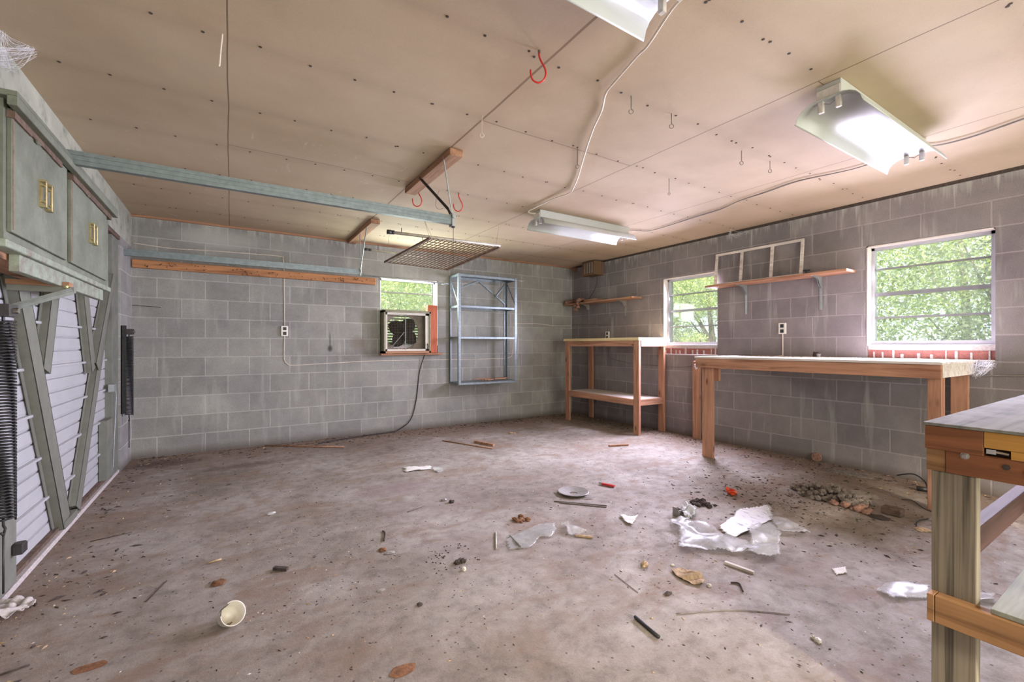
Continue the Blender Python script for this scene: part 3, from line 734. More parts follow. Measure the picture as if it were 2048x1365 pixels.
cable('wall_cable', [(wx, 2.25, .95), (wx, 1.95, .91), (wx, 1.65, .885), (wx, 1.35, .875), (wx, 1.0, .90), (wx, .7, .92), (wx, .2, .93)], .006, 'cable_grey', 'dark cable sagging under the long bench on the right wall')
cable('wall_conduit', [(wx, 2.373, 1.28), (wx, 2.373, 1.05), (wx, 2.38, 1.03), (wx - .02, 2.45, 1.022)], .0065, 'cable_white', 'pale cable dropping from the outlet onto the long bench')

def outlet(o, axis, label):
    t = thing('power_outlet', label, 'outlet', o, 'duplex wall outlets'); x, y, z = o
    def Bx(m, a, d0, d1, w, c0, c1, bev=0): return m.box((a - w + x, y - d1, z + c0), (a + w + x, y - d0, z + c1), bev) if axis == 0 else m.box((x - d1, y + a - w, z + c0), (x - d0, y + a + w, z + c1), bev)
    Bx(MB(), 0, 0, .022, .036, -.058, .058, .003).out('box', 'outlet_plate', t)
    m = MB()
    for s in (-1, 1): Bx(m, 0, .022, .026, .018, s * .027 - .018, s * .027 + .018, .004)
    m.out('socket_face', 'black_rubber', t)
outlet((.524, YB, 1.305), 0, 'white double outlet in the middle of the back wall')
outlet((XR, 4.905, 1.29), 1, 'white double outlet just above the corner bench')
outlet((XR, 2.373, 1.315), 1, 'white double outlet between the two right windows')

# ------------------------------------------------------------------ hooks
def red_hook(p, label, a=0.0, s=1.0):
    t = thing('utility_hook', label, 'hook', p, 'red ceiling hooks')
    pts = [(0, 0, .01), (0, 0, -.02), (.012, 0, -.05), (.03, 0, -.085), (.034, 0, -.115), (.022, 0, -.145), (-.005, 0, -.158), (-.032, 0, -.145), (-.043, 0, -.118), (-.045, 0, -.09)]
    pts = [(p[0] + (x * cos(a)) * s, p[1] + (x * sin(a)) * s, p[2] + z * s) for x, _, z in pts]
    MB().tube(smooth_path(pts, 4), .0048 * s, 8).out('hook', 'red_plastic', t, smooth=True)
    m = MB().lathe([(0, .008), (.006, .008), (.006, -.004), (0, -.004)], p, 2, 8); m.out('screw_base', 'hook_wire', t)
red_hook((1.150, 1.585, ZC), 'large red hook screwed into the ceiling near the top middle', -.6, .85)
red_hook((1.302, 3.50, ZC), 'red hook on the ceiling left of the dark strap', -.5, .95)
red_hook((1.645, 3.44, ZC), 'red hook on the ceiling right of the dark strap', -.5, .95)
def eye(p, L, label, mat='hook_wire', r=.012):
    pts = [(p[0], p[1], ZC + .01), (p[0], p[1], ZC - L)] + [(p[0] + r * sin(t) * CA, p[1] - r * sin(t) * SA, ZC - L - r + r * cos(t)) for t in [i * pi / 5 for i in range(1, 10)]]
    tag(MB().tube(pts, .0022, 5).out('eye_hook', mat, smooth=True), label, 'hook', 'thin wire eye hooks on the ceiling')
eye((1.768, 1.619), .06, 'wire eye hook nearest to the pale cable bend')
eye((2.095, 1.62), .05, 'second wire eye hook right of the pale cable')
eye((2.894, 1.679), .06, 'left one of two eye hooks near the big right light')
eye((3.223, 1.663), .05, 'right one of two eye hooks near the big right light')
eye((2.896, 2.263), .10, 'long eye hook hanging alone right of the pale cable', 'hook_wire', .009)
eye((1.939, 2.241), .10, 'long wire eye hook just left of the pale cable')
eye((1.204, 2.213), .09, 'pale wire eye hook on the open ceiling seam', 'cable_white')
cable('string', [(-.03, 2.198, ZC), (-.035, 2.195, ZC - .06), (-.04, 2.19, ZC - .135), (-.042, 2.19, ZC - .14)], .003, 'cable_white', 'short pale string hanging from the ceiling near the left seam', 'string')
cable('wire_loop', [(1.47, 3.45, ZC), (1.45, 3.45, ZC - .06), (1.44, 3.45, ZC - .13), (1.46, 3.44, ZC - .16), (1.50, 3.43, ZC - .15)], .0018, 'hook_wire', 'thin bent wire hanging between the two red hooks by the strap', 'wire')

# ------------------------------------------------------------------ hanging wire grid with its two pipes
t = thing('hanging_grid', 'rusty wire grid panel hung from the ceiling by thin wires', 'grid', (1.9, 4.5, 2.15))
gA, gB, gC, gD = Vector((1.70, 4.226, 2.225)), Vector((2.51, 4.205, 2.225)), Vector((2.215, 4.96, 2.055)), Vector((1.44, 4.89, 2.06))
def gp(a, b): return (gA * (1 - a) + gB * a) * (1 - b) + (gD * (1 - a) + gC * a) * b
m = MB(); m.bar(gA, gD, .028, .020); m.bar(gB, gC, .028, .020); m.bar(gD, gC, .012, .012); m.out('frame', 'damaged_board', t)
m = MB()
for i in range(1, 17): m.tube([gp(i / 17, 0), gp(i / 17, 1)], .0045, 4)
for i in range(0, 12): m.tube([gp(0, (i + .5) / 12) + Vector((0, 0, .004)), gp(1, (i + .5) / 12) + Vector((0, 0, .004))], .0048, 4)
m.out('mesh', 'rusty_wire', t)
for p, q in (((1.684, 4.345, ZC), gA), ((1.684, 4.345, ZC), gA + Vector((.06, .05, 0))), ((2.456, 4.127, ZC), gB + Vector((-.05, 0, 0))), ((2.456, 4.127, ZC), gB + Vector((-.01, .06, 0))), ((1.50, 4.9, ZC), gD), ((2.1, 4.95, ZC), gC)):
    MB().tube([p, q], .0014, 4).out('hanging_wire', 'hook_wire', t)

def pipe(a, b, r, label):
    t = thing('conduit_pipe', label, 'pipe', a, 'pipes carrying the wire grid'); a, b = Vector(a), Vector(b); d = (b - a).normalized()
    MB().tube([a, b], r, 10).out('tube', 'pale_pipe', t, smooth=True)
    m = MB(); m.tube([a - d * .05, a - d * .012], r * 1.45, 10); m.tube([a - d * .006, a + d * .02], r * 1.3, 10); m.out('end_fitting', 'dark_steel', t, smooth=True)
    q = a + d * .09; MB().tube([q, q + Vector((0, 0, .055))], .004, 5).out('bolt', 'dark_steel', t); q = a + d * .3; MB().tube([q, q + Vector((.01, 0, -.04))], .004, 5).out('bolt', 'dark_steel', t)
pipe((1.33, 4.275, 2.245), (2.52, 4.215, 2.245), .016, 'pale pipe along the near edge of the hanging grid')
pipe((1.22, 4.70, 2.14), (1.80, 4.70, 2.125), .010, 'thinner pale pipe sticking out behind the hanging grid')

# ------------------------------------------------------------------ window fan
fan = thing('box_fan', 'square box fan with dark blades set in the back window', 'fan', (1.955, 5.66, 1.03))
FX0, FX1, FY0, FY1, FZ0, FZ1 = 1.635, 2.268, 5.60, 5.83, 1.035, 1.585
m = MB(); w = .022
m.box((FX0, FY0, FZ0), (FX0 + w, FY1, FZ1)); m.out('side_panel', 'fan_frame', fan); MB().box((FX1 - w, FY0, FZ0), (FX1, FY1, FZ1)).out('side_panel', 'fan_frame', fan)
m = MB(); m.box((FX0, FY0, FZ1 - w), (FX1, FY1, FZ1 + .012)); m.out('top_panel', 'fan_frame', fan)
m = MB(); m.box((FX0, FY0, FZ0), (FX1, FY1, FZ0 + .03)); m.out('bottom_panel', 'oldpine_x', fan)
m = MB(); e = .05
for (a, b, c, d) in ((FX0 + w, FX0 + e, FZ0 + .03, FZ1 - w), (FX1 - e - .02, FX1 - w, FZ0 + .03, FZ1 - w), (FX0 + w, FX1 - w, FZ1 - e, FZ1 - w), (FX0 + w, FX1 - w, FZ0 + .03, FZ0 + .055)):
    m.box((a, FY0 + .02, c), (b, FY0 + .03, d))
m.out('trim', 'cream_enamel', fan)
fc = Vector((1.925, 5.66, 1.308)); R = .232
# shroud plate with round opening
m = MB(); seg = 48; ring = [(fc.x + R * cos(2 * pi * k / seg), fc.z + R * sin(2 * pi * k / seg)) for k in range(seg)]
def sq(k):
    a = 2 * pi * k / seg; c, s = cos(a), sin(a); ex = (FX1 - w - fc.x) if c > 0 else (fc.x - FX0 - w); ez = (FZ1 - w - fc.z) if s > 0 else (fc.z - FZ0 - .03)
    q = min(ex / max(abs(c), 1e-6), ez / max(abs(s), 1e-6)); return (fc.x + c * q, fc.z + s * q)
outer = [sq(k) for k in range(seg)]
m.strip([[(x, FY1 - .07, z) for x, z in outer + outer[:1]], [(x, FY1 - .07, z) for x, z in ring + ring[:1]], [(x, FY1 - .045, z) for x, z in ring + ring[:1]]])
m.out('shroud', 'fan_shroud', fan, solid=.002)
m = MB()
for i in range(4):
    a0 = rad(55 + 90 * i); rows = []
    for j in range(9):
        rr = .03 + (R - .045) * j / 8; half = rad(46) * (sin(pi * min(1, (j + 1.0) / 8.6) ** .8) ** .6 * .9 + .10) * (.16 / max(rr, .07)) ** .25
        rows.append([(fc.x + rr * cos(a0 + half * (k / 3 - 1)), fc.y + .055 + .022 * (k / 3 - 1), fc.z + rr * sin(a0 + half * (k / 3 - 1))) for k in range(7)])
    m.strip(rows)
m.out('blades', 'fan_blade', fan, solid=.003, smooth=True)
m = MB(); m.lathe([(0, -.03), (.035, -.03), (.05, 0), (.05, .05), (0, .05)], (fc.x, fc.y + .045, fc.z), 1, 20); m.out('hub', 'fan_blade', fan, smooth=True)
m = MB()
for k in range(28): x = FX0 + .04 + (FX1 - FX0 - .10) * k / 27; m.tube([(x, FY0 + .012, FZ0 + .04), (x, FY0 + .012, FZ1 - .03)], .0006, 4)
for k in range(24): z = FZ0 + .045 + (FZ1 - FZ0 - .08) * k / 23; m.tube([(FX0 + .03, FY0 + .014, z), (FX1 - .06, FY0 + .014, z)], .0006, 4)
m.out('grille', 'fan_frame', fan)
m = MB(); m.tube([(fc.x, FY0 + .02, FZ0 + .04), (fc.x, FY0 + .02, FZ1 - .04)], .005, 6); m.tube([(fc.x - .02, FY0 + .02, fc.z), (fc.x - .19, FY0 + .02, fc.z - .2)], .004, 5); m.out('strut', 'galv_light', fan)
m = MB()
for k in range(14):
    z = FZ0 + .06 + .036 * k; m.bar((FX0 + .03, FY1 - .02, z), (FX1 - .03, FY1 - .02, z), .018, .002, (0, .9, .3))
m.out('louver', 'fan_frame', fan)
tag(MB().box((2.272, 5.735, 1.035), (2.415, 5.752 + .012, 1.692), .002).out('filler_board', 'redboard'), 'reddish filler board standing between the fan and window jamb', 'board')
tag(MB().box((1.62, 5.66, 1.008), (2.47, 5.752 + .02, 1.034), .002).out('wooden_sill', 'pine_x'), 'narrow wooden board under the window fan', 'board')
cable('black_cord', [(2.225, 5.61, 1.16), (2.222, 5.60, 1.10), (2.215, 5.70, 1.00), (2.16, YB - .01, .772), (2.115, YB - .01, .401), (2.03, YB - .02, .138), (1.86, YB - .03, .02), (1.75, 5.70, .008), (1.477, 5.658, .008), (1.224, 5.607, .008), (.981, 5.54, .008), (.85, 5.50, .008)], .006, 'black_rubber', 'black cord dropping from the fan to the floor along the wall', 'cord')

# ------------------------------------------------------------------ metal shelving unit hung on the back wall
sh = thing('metal_shelving', 'empty galvanised shelving frame fixed high on the back wall', 'shelving', (3.05, 5.6, .60))
UX0, UX1, UY0, UY1, UZ0, UZ1 = 2.600, 3.545, 5.44, 5.742, .60, 2.12
def angle_post(x, y, sx, sy, name='post'):
    m = MB(); m.box((min(x, x + sx * .036), min(y, y + sy * .003), UZ0), (max(x, x + sx * .036), max(y, y + sy * .003), UZ1)); m.box((min(x, x + sx * .003), min(y, y + sy * .036), UZ0), (max(x, x + sx * .003), max(y, y + sy * .036), UZ1))
    nf = len(m.bm.faces)
    for i in range(40): z = UZ0 + .03 + i * .037; m.lathe([(0, -.0006), (.004, -.0006)], (x + sx * .02, y + sy * .003 - (.0045 if sy > 0 else -.0045), z), 1, 6)
    o = m.out(name, 'galvanised', sh); o.data.materials.append(MATS['dark_steel'])
    for p in o.data.polygons[nf:]: p.material_index = 1
angle_post(UX0, UY0, 1, 1); angle_post(UX1, UY0, -1, 1); angle_post(UX0, UY1, 1, -1); angle_post(UX1, UY1, -1, -1)
for z, lip in ((2.10, .034), (1.672, .03), (1.244, .03), (.612, .03)):
    m = MB(); deep = UY0 if z != 1.244 else UY0
    m.box((UX0 + .004, UY0 + .004, z - lip / 2), (UX1 - .004, UY0 + .006, z + lip / 2)); m.box((UX0 + .004, UY1 - .006, z - lip / 2), (UX1 - .004, UY1 - .004, z + lip / 2))
    m.box((UX0 + .004, UY0 + .004, z - lip / 2), (UX0 + .006, UY1 - .004, z + lip / 2)); m.box((UX1 - .006, UY0 + .004, z - lip / 2), (UX1 - .004, UY1 - .004, z + lip / 2))
    m.box((UX0 + .004, UY0 + .004, z + lip / 2 - .003), (UX1 - .004, UY1 - .004, z + lip / 2 - .001))
    m.out('shelf', 'galvanised', sh)
xm = (UX0 + UX1) / 2
for a, b in (((xm, UY1 - .008, 2.08), (UX0 + .02, UY1 - .008, 1.90)), ((xm, UY1 - .008, 2.08), (UX1 - .02, UY1 - .008, 1.76)), ((UX1 - .20, UY1 - .01, 1.85), (UX1 - .02, UY1 - .01, 2.06)), ((UX0 + .004, UY1 - .02, 2.08), (UX0 + .004, UY0 + .02, 1.70)), ((UX1 - .004, UY1 - .02, 2.08), (UX1 - .004, UY0 + .02, 1.70))):
    MB().bar(a, b, .018, .003, (0, 1, 0) if abs(a[1] - b[1]) < .05 else (1, 0, 0)).out('cross_brace', 'galvanised', sh)
m = MB(); m.bar((3.545, 5.43, 2.085), (3.66, 5.42, 2.088), .014, .006); m.tube([(3.56, 5.42, 1.28), (3.55, 5.42, 1.05), (3.54, 5.43, .97)], .003, 5); m.out('loose_clip', 'galv_light', sh)
t = thing('scrap_wood', 'broken brown sticks lying on the bottom shelf of the metal shelving', 'scrap', (3.2, 5.55, .63))
m = MB(); rg = random.Random(5)
for i in range(7):
    x = 3.02 + .06 * i + rg.uniform(-.02, .02); m.bar((x - .1, 5.52 + rg.uniform(0, .15), .636 + rg.uniform(0, .02)), (x + .12, 5.52 + rg.uniform(0, .15), .642 + rg.uniform(0, .025)), .018, .012)
m.out('sticks', 'oldpine_x', t)

# ------------------------------------------------------------------ corner bench (under the far window)
b1 = thing('workbench', 'tall narrow pine bench with a lower shelf in the far corner', 'workbench', (4.58, 4.57, 0))
X0, X1, Y0, Y1 = 4.325, XR - .012, 3.835, 5.285
for (x, y, w, d) in ((X0, Y0, .040, .088), (X0, Y1 - .088, .040, .088), (X1 - .045, Y0, .040, .088), (X1 - .045, Y1 - .088, .040, .088)):
    MB().box((x, y, 0), (x + w, y + d, 1.197), .003).out('leg', 'pine_z', b1)
MB().box((X0 - .012, Y0 - .008, 1.200), (X1, Y1 + .02, 1.238), .002).out('tabletop', 'paleply_y', b1)
MB().box((X0 + .04, Y0 + .04, 1.125), (X0 + .078, Y1 - .01, 1.199)).box((X0 - .002, Y0 + .088, 1.125), (X0 + .036, Y1 - .088, 1.199)).out('front_apron', 'pine_y', b1)
MB().box((X0 + .04, Y0 - .006, 1.125), (X1, Y0 + .030, 1.199)).out('side_apron', 'pine_x', b1)
MB().box((X0 + .04, Y1 - .038, 1.125), (X1 - .045, Y1, 1.199)).out('side_apron', 'pine_x', b1)
MB().box((X0 - .002, Y0 + .088, .372), (X0 + .036, Y1 - .088, .448)).out('shelf_rail', 'pine_y', b1)
MB().box((X0 + .04, Y0 + .010, .372), (X1 - .045, Y0 + .046, .448)).out('shelf_rail', 'pine_x', b1)
MB().box((X0 + .036, Y0 + .046, .428), (X1 - .002, Y1 - .03, .450)).out('lower_shelf', 'whiteply', b1)

# ------------------------------------------------------------------ long bench along the right wall
b2 = thing('workbench', 'long pine workbench running along the right wall under the windows', 'workbench', (4.45, 1.9, 0))
X0, X1, Y0, Y1 = 4.045, XR - .012, .965, 2.835
MB().box((X0 - .01, Y0 - .01, 1.008), (X1, Y1 + .005, 1.027), .002).out('tabletop', 'whiteply', b2)
MB().box((X0, Y0, .912), (X0 + .038, Y1, 1.007), .002).out('front_apron', 'pine_y', b2)
MB().box((X0 + .0385, Y0, .918), (X1 - .002, Y0 + .038, 1.007)).out('end_apron', 'whiteply', b2)
MB().box((X0 + .04, Y1 - .038, .918), (X1 - .002, Y1, 1.007), .002).out('end_apron', 'pine_x', b2)
MB().box((X0 + .040, 2.67, 0), (X0 + .078, 2.785, .912), .003).out('leg', 'pine_z', b2)
MB().box((X0 + .078, 2.63, .78), (X0 + .118, 2.72, 1.006), .003).out('leg_cleat', 'pine_z', b2)
MB().box((X0 + .0385, .970, 0), (X0 + .110, 1.045, .917), .003).out('leg', 'pine_z', b2)
MB().box((X1 - .07, .985, 0), (X1 - .032, 1.085, .918), .003).out('leg', 'pine_z', b2)
tag(MB().box((X1 - .050, 3.305, 0), (X1 - .012, 3.40, .945), .003).out('wall_post', 'pine_z'), 'knotty pine post standing against the wall left of the long bench', 'post')
# bits on the long bench
t = thing('knob', 'small dark cap lying on the long bench below the outlet', 'cap', (4.74, 2.02, 1.028))
m = MB(); m.lathe([(0, .05), (.022, .05), (.026, .03), (.03, .0), (0, .0)], (4.75, 2.02, 1.028), 2, 14); m.out('body', 'dark_debris_and_shade', t); MB().lathe([(0, .0), (.014, 0), (.02, .03), (0, .034)], (4.72, 1.985, 1.028), 2, 10).out('cap', 'grey_metal', t)
tag(MB().lump((4.76, 2.72, 1.032), (.02, .16), 3, .2).out('dirt_heap', 'dark_debris_and_shade'), 'dark crumbs along the back edge of the long bench', 'debris', kind='stuff')
m = MB(); rg = random.Random(12)
for i in range(150):
    x, y = rg.uniform(4.5, 4.83), rg.uniform(1.0, 2.8); m.lump((x, y, 1.029), rg.uniform(.002, .007), i, .6, 1)
tag(m.out('bench_crumbs', 'tan_debris'), 'fine crumbs scattered on the long bench top', 'debris', kind='stuff')
# cobweb at the right end of the long bench
def web(name, anchors, center, n, label, seed, r=.0012, spread=.05):
    rg = random.Random(seed); m = MB()
    for i in range(n):
        a, b = rg.choice(anchors), rg.choice(anchors + [center])
        a = Vector(a) + Vector([rg.uniform(-1, 1) * spread for _ in range(3)]); b = Vector(b) + Vector([rg.uniform(-1, 1) * spread * .6 for _ in range(3)])
        mid = (a + b) / 2 + Vector((rg.uniform(-.01, .01), rg.uniform(-.01, .01), -rg.uniform(0, .03)))
        m.tube(smooth_path([a, mid, b], 3), r * rg.uniform(.5, 1.3), 3)
    return tag(m.out(name, 'web_silk'), label, 'cobweb', kind='stuff')
web('cobweb', [(4.80, .93, 1.0), (4.80, .87, 1.0), (4.78, .94, .93)], (4.70, .95, .98), 90, 'white cobweb at the right end of the long bench', 2, .0007, .035)
web('cobweb', [(4.08, 2.86, .93), (4.05, 2.83, .91), (4.20, 2.86, .985)], (4.06, 2.84, .92), 34, 'white cobweb at the left corner of the long bench', 7, .0012, .018)
web('cobweb', [tuple(on_x(0, 70, -.81)), tuple(on_x(62, 98, -.74)), tuple(on_x(14, 130, -.82)), tuple(on_x(-40, 100, -.80))], tuple(on_x(6, 104, -.80)), 170, 'white cobweb in the upper left corner above the cabinet', 5, .0005, .022)
web('cobweb', [(4.84, 2.95, 2.40), (4.84, 2.75, 2.40), (4.70, 2.85, 2.43)], (4.84, 2.85, 2.37), 26, 'small cobweb where the right wall meets the ceiling', 9, .0009, .03)

# ------------------------------------------------------------------ near bench at the right edge
b3 = thing('workbench', 'heavy workbench cut off at the right edge with grey top', 'workbench', (2.4, 0, 0))
X0, Y1, Y0, X1 = 1.700, .440, -.55, 3.75
MB().box((X0 - .004, Y0, .912), (X1, Y1 + .004, .920), .001).out('tabletop', 'plytop', b3)
MB().box((X0, .322, .845), (X0 + .038, Y1, .911), .001).box((X0 + .001, Y0, .845), (X0 + .038, .322, .8459)).out('end_board', 'redfir_y', b3)
m = MB(); m.box((X0, Y0, .868), (X0 + .037, .321, .911), .001); m.box((X0, Y0, .8462), (X0 + .037, .272, .8675)); o = m.out('end_board', 'amber_y', b3); o['label'] = 'bright amber coloured end board'
m = MB(); m.box((X0 + .024, .273, .848), (X0 + .037, .320, .867)); m.out('slot_back', 'dark_debris_and_shade', b3); m = MB(); m.tube([(X0 + .012, .277, .856), (X0 + .012, .315, .860)], .004, 8); m.box((X0 + .008, .30, .852), (X0 + .02, .318, .864)); m.out('latch_bolt', 'chrome', b3)
MB().box((X0 + .006, Y1 - .042, .783), (X0 + .044, Y1 - .002, .8445), .001).out('rail_end', 'goldfir_y', b3)
# board with bolt holes
hb = MB().box((X0 + .004, Y0, .783), (X0 + .042, Y1 - .043, .8445), .001).out('bolted_board', 'redfir_y', b3)
for y, z in ((.281, .824), (.243, .818), (.20, .81)): MB().lathe([(0, -.001), (.0075, -.001), (.0075, .0)], (X0 + .0035, y, z), 0, 16).out('bolt_hole', 'dark_debris_and_shade', hb)
m = MB().lathe([(0, -.009), (.005, -.009), (.006, -.004), (.010, -.003), (.010, .001), (0, .001)], (X0 + .004, .358, .838), 0, 8); m.out('hex_bolt', 'grey_metal', hb)
MB().box((X0 + .008, Y1 - .104, 0), (X0 + .046, Y1 - .012, .7825), .002).out('leg', 'treated_z', b3)
MB().box((X0 + .008, Y0 + .01, 0), (X0 + .046, Y0 + .10, .7825), .002).out('leg', 'treated_z', b3)
for yy in (Y1 - .104, Y0 + .01): MB().box((X1 - .05, yy, 0), (X1 - .012, yy + .09, .911), .002).out('leg', 'treated_z', b3)
MB().box((X0 - .030, Y0, .362), (X0 + .007, Y1 - .028, .438), .002).out('lower_rail', 'goldfir_y', b3)
MB().box((X0 - .030, Y1 - .027, .362), (X0 + .007, Y1 - .012, .438), .001).out('rail_end', 'goldfir_y', b3)
m = MB(); m.box((X0 + .047, Y1 - .042, .462), (X1 - .05, Y1 - .004, .548), .002); m.out('side_rail', 'redfir_x', b3)
MB().box((2.72, Y0 + .1, .468), (2.758, Y1 - .043, .535), .002).out('cross_rail', 'oldpine_y', b3)
MB().box((X0 - .02, Y0 + .02, .439), (X1 - .06, .305, .452), .001).out('lower_shelf', 'greenply', b3)
MB().box((X0 + .04, Y1 - .045, .845), (X1 - .001, Y1 - .005, .911), .002).out('side_apron', 'redfir_x', b3)
web('wood_splinter', [(2.3, .1, .924)], (2.35, .12, .924), 3, 'thin splinters lying on the grey bench top', 4, .0012, .03)['category'] = 'splinter'

# ------------------------------------------------------------------ shelves on the right wall
def plank(y0, y1, z, xf, th, mat, label):
    t = thing('wall_shelf', label, 'shelf', (XR, (y0 + y1) / 2, z), 'plank shelves on the right wall')
    MB().box((xf, y0, z - th), (XR - .006, y1, z), .001).out('plank', mat, t)
    return t
def sbracket(t, y, z, d=.2, h=.30, mat='galv_light'):
    m = MB(); m.box((XR - .008, y - .012, z - h), (XR - .003, y + .012, z)); m.box((XR - d, y - .012, z - .006), (XR - .003, y + .012, z))
    for q in (-1, 1):
        m.prism([(XR - .008, z - h * .35), (XR - .008, z - .004), (XR - d * .85, z - .004), (XR - d * .4, z - .03), (XR - .035, z - .09)], 1, y + q * .007 - .001, y + q * .007 + .001)
    m.out('bracket', mat, t)
s1 = plank(4.24, 5.72, 1.815, 4.640, .022, 'oldpine_y', 'small plank shelf in the far corner piled with torn insulation')
sbracket(s1, 5.33, 1.792, .18, .25, 'grey_metal'); sbracket(s1, 4.55, 1.792, .18, .22, 'grey_metal')
s2 = plank(1.735, 3.14, 1.832, 4.655, .024, 'redfir_y', 'long plank shelf between the right windows on two brackets')
s2.children[0].data.materials[0] = MATS['pine_y']
sbracket(s2, 2.76, 1.807, .19, .32); sbracket(s2, 2.02, 1.807, .19, .32)
t = thing('screen_frame', 'pale three pane wooden frame leaning on the long plank shelf', 'frame', (4.78, 2.63, 1.833))
def fr(y, z):  # leaning back on the wall
    return (4.80 + (z - 1.833) * .11, y, z)
ya, yb_, za, zb = 2.165, 3.115, 1.833, 2.198
m = MB()
for (p, q) in (((ya, za + .013), (yb_, za + .013)), ((ya, zb), (yb_, zb))): m.bar(fr(*p), fr(*q), .018, .026)
for y in (ya + .012, 2.47, 2.80, yb_ - .012): m.bar(fr(y, za + .02), fr(y, zb - .01), .026, .018, (1, 0, 0))
m.out('frame', 'whiteply', t)
tag(MB().lathe([(0, .0), (.03, 0), (.03, .012), (.012, .014), (.012, .032), (.028, .034), (.028, .046), (0, .048)], (4.74, 2.10, 1.833), 2, 14).out('spool', 'black_rubber'), 'small black spool standing on the long plank shelf', 'spool')
m = MB(); rg = random.Random(21)
for i in range(26): m.lump((rg.uniform(4.64, 4.82), rg.uniform(5.30, 5.72), 1.83 + rg.uniform(0, .03)), rg.uniform(.02, .05), i, .7)
for i in range(7): m.lump((rg.uniform(4.62, 4.65), rg.uniform(5.32, 5.42), 1.80 - i * .018), rg.uniform(.015, .03), i + 40, 1.0)
tag(m.out('insulation', 'insulation'), 'brown torn insulation drooping off the far corner shelf', 'insulation', kind='stuff')
tag(MB().box((4.66, 4.98, 1.816), (4.80, 5.24, 1.852), .003).out('wood_offcut', 'oldpine_y'), 'short brown board lying on the far corner shelf', 'board')
# radio-like ventilation box hanging at the top of the right wall
t = thing('speaker_box', 'dark wooden box with slats high on the right wall near the corner', 'box', (4.77, 5.15, 2.23))
MB().box((4.655, 5.00, 2.222), (XR - .001, 5.27, 2.43), .003).out('case', 'darkbox', t)
m = MB()
for k in range(4): m.box((4.650, 5.03 + .055 * k, 2.25), (4.656, 5.055 + .055 * k, 2.41))
m.out('slats', 'grey_metal', t)
cable('speaker_wire', [(XR - .05, 5.10, 2.222), (XR - .03, 5.12, 2.12), (XR - .03, 5.20, 1.98), (XR - .06, 5.28, 1.87), (XR - .09, 5.30, 1.852)], .004, 'black_rubber', 'black wire hanging from the slatted box to the corner shelf', 'wire')
tag(MB().box((XR - .04, 5.62, 2.36), (XR - .001, 5.70, 2.43), .004).out('wood_scrap', 'insulation'), 'small reddish scrap jammed at the top of the far corner', 'scrap')
tag(MB().tube([(-.93 + .12, 5.60, 1.53), (-.60, 5.68, 1.525)], .003, 5).out('iron_rod', 'dark_steel'), 'thin dark rod poking across the left back corner', 'rod')

# ------------------------------------------------------------------ loose things on the floor
def sheet(name, poly, mat, amp, label, cat, seed=1, n=26, z0=.006, group=None, fr=1.0):
    pts = [on_z(*p) for p in poly]; xs = [p.x for p in pts]; ys = [p.y for p in pts]
    x0, x1, y0, y1 = min(xs), max(xs), min(ys), max(ys)
    def inside(x, y):
        c = False; j = len(pts) - 1
        for i in range(len(pts)):
            if (pts[i].y > y) != (pts[j].y > y) and x < (pts[j].x - pts[i].x) * (y - pts[i].y) / (pts[j].y - pts[i].y) + pts[i].x: c = not c
            j = i
        return c
    m = MB(); vs = {}
    for i in range(n + 1):
        for j in range(n + 1):
            x = x0 + (x1 - x0) * i / n; y = y0 + (y1 - y0) * j / n
            q = Vector((x * 5, y * 7, seed * 3.1)); q = q * fr; k = abs(mnoise.noise(q)) * 1.7 + .25 * abs(mnoise.noise(q * 2.9))
            vs[i, j] = m.bm.verts.new((x, y, z0 + amp * k))
    for i in range(n):
        for j in range(n):
            if inside(x0 + (x1 - x0) * (i + .5) / n, y0 + (y1 - y0) * (j + .5) / n): m.bm.faces.new((vs[i, j], vs[i + 1, j], vs[i + 1, j + 1], vs[i, j + 1]))
    for v in [v for v in m.bm.verts if not v.link_faces]: m.bm.verts.remove(v)
    return tag(m.out(name, mat, solid=.0012, smooth=True), label, cat, group)
G1 = 'clear plastic scraps on the floor'
sheet('plastic_sheet', [(1340, 1046), (1362, 1040), (1400, 1052), (1460, 1082), (1506, 1092), (1510, 1104), (1480, 1112), (1430, 1106), (1357, 1103), (1360, 1064), (1344, 1058)], 'plastic_film', .028, 'long clear plastic sheet lying left of the white paper', 'plastic sheet', 2, 34, .012, G1)
sheet('plastic_sheet', [(1496, 1062), (1540, 1050), (1562, 1066), (1558, 1098), (1560, 1120), (1516, 1123), (1490, 1110), (1504, 1098)], 'plastic_film', .035, 'folded clear plastic sheet lying right of the white paper', 'plastic sheet', 5, 30, .012, G1)
sheet('plastic_sheet', [(1528, 1020), (1540, 1022), (1545, 1042), (1582, 1046), (1620, 1072), (1560, 1073), (1550, 1056)], 'plastic_film', .025, 'pointed clear plastic flap reaching to the right of the pile', 'plastic sheet', 8, 24, .014, G1)
sheet('crumpled_paper', [(1436, 1056), (1452, 1050), (1482, 1020), (1536, 1018), (1545, 1040), (1512, 1060), (1494, 1068), (1470, 1078), (1452, 1072)], 'white_sheet', .018, 'crumpled white printed paper between the clear plastic sheets', 'paper', 11, 30, .006)
sheet('plastic_sheet', [(1014, 1084), (1020, 1078), (1052, 1062), (1082, 1050), (1108, 1048), (1112, 1062), (1104, 1076), (1080, 1078), (1058, 1098), (1020, 1103)], 'plastic_film', .012, 'flat clear plastic scrap under the small grey stick', 'plastic sheet', 14, 30, .004, G1)
sheet('plastic_sheet', [(1120, 1052), (1136, 1050), (1144, 1060), (1172, 1066), (1148, 1076), (1136, 1072), (1130, 1060)], 'plastic_film', .03, 'small curled clear scrap with a white fold', 'plastic sheet', 17, 18, .005, G1)
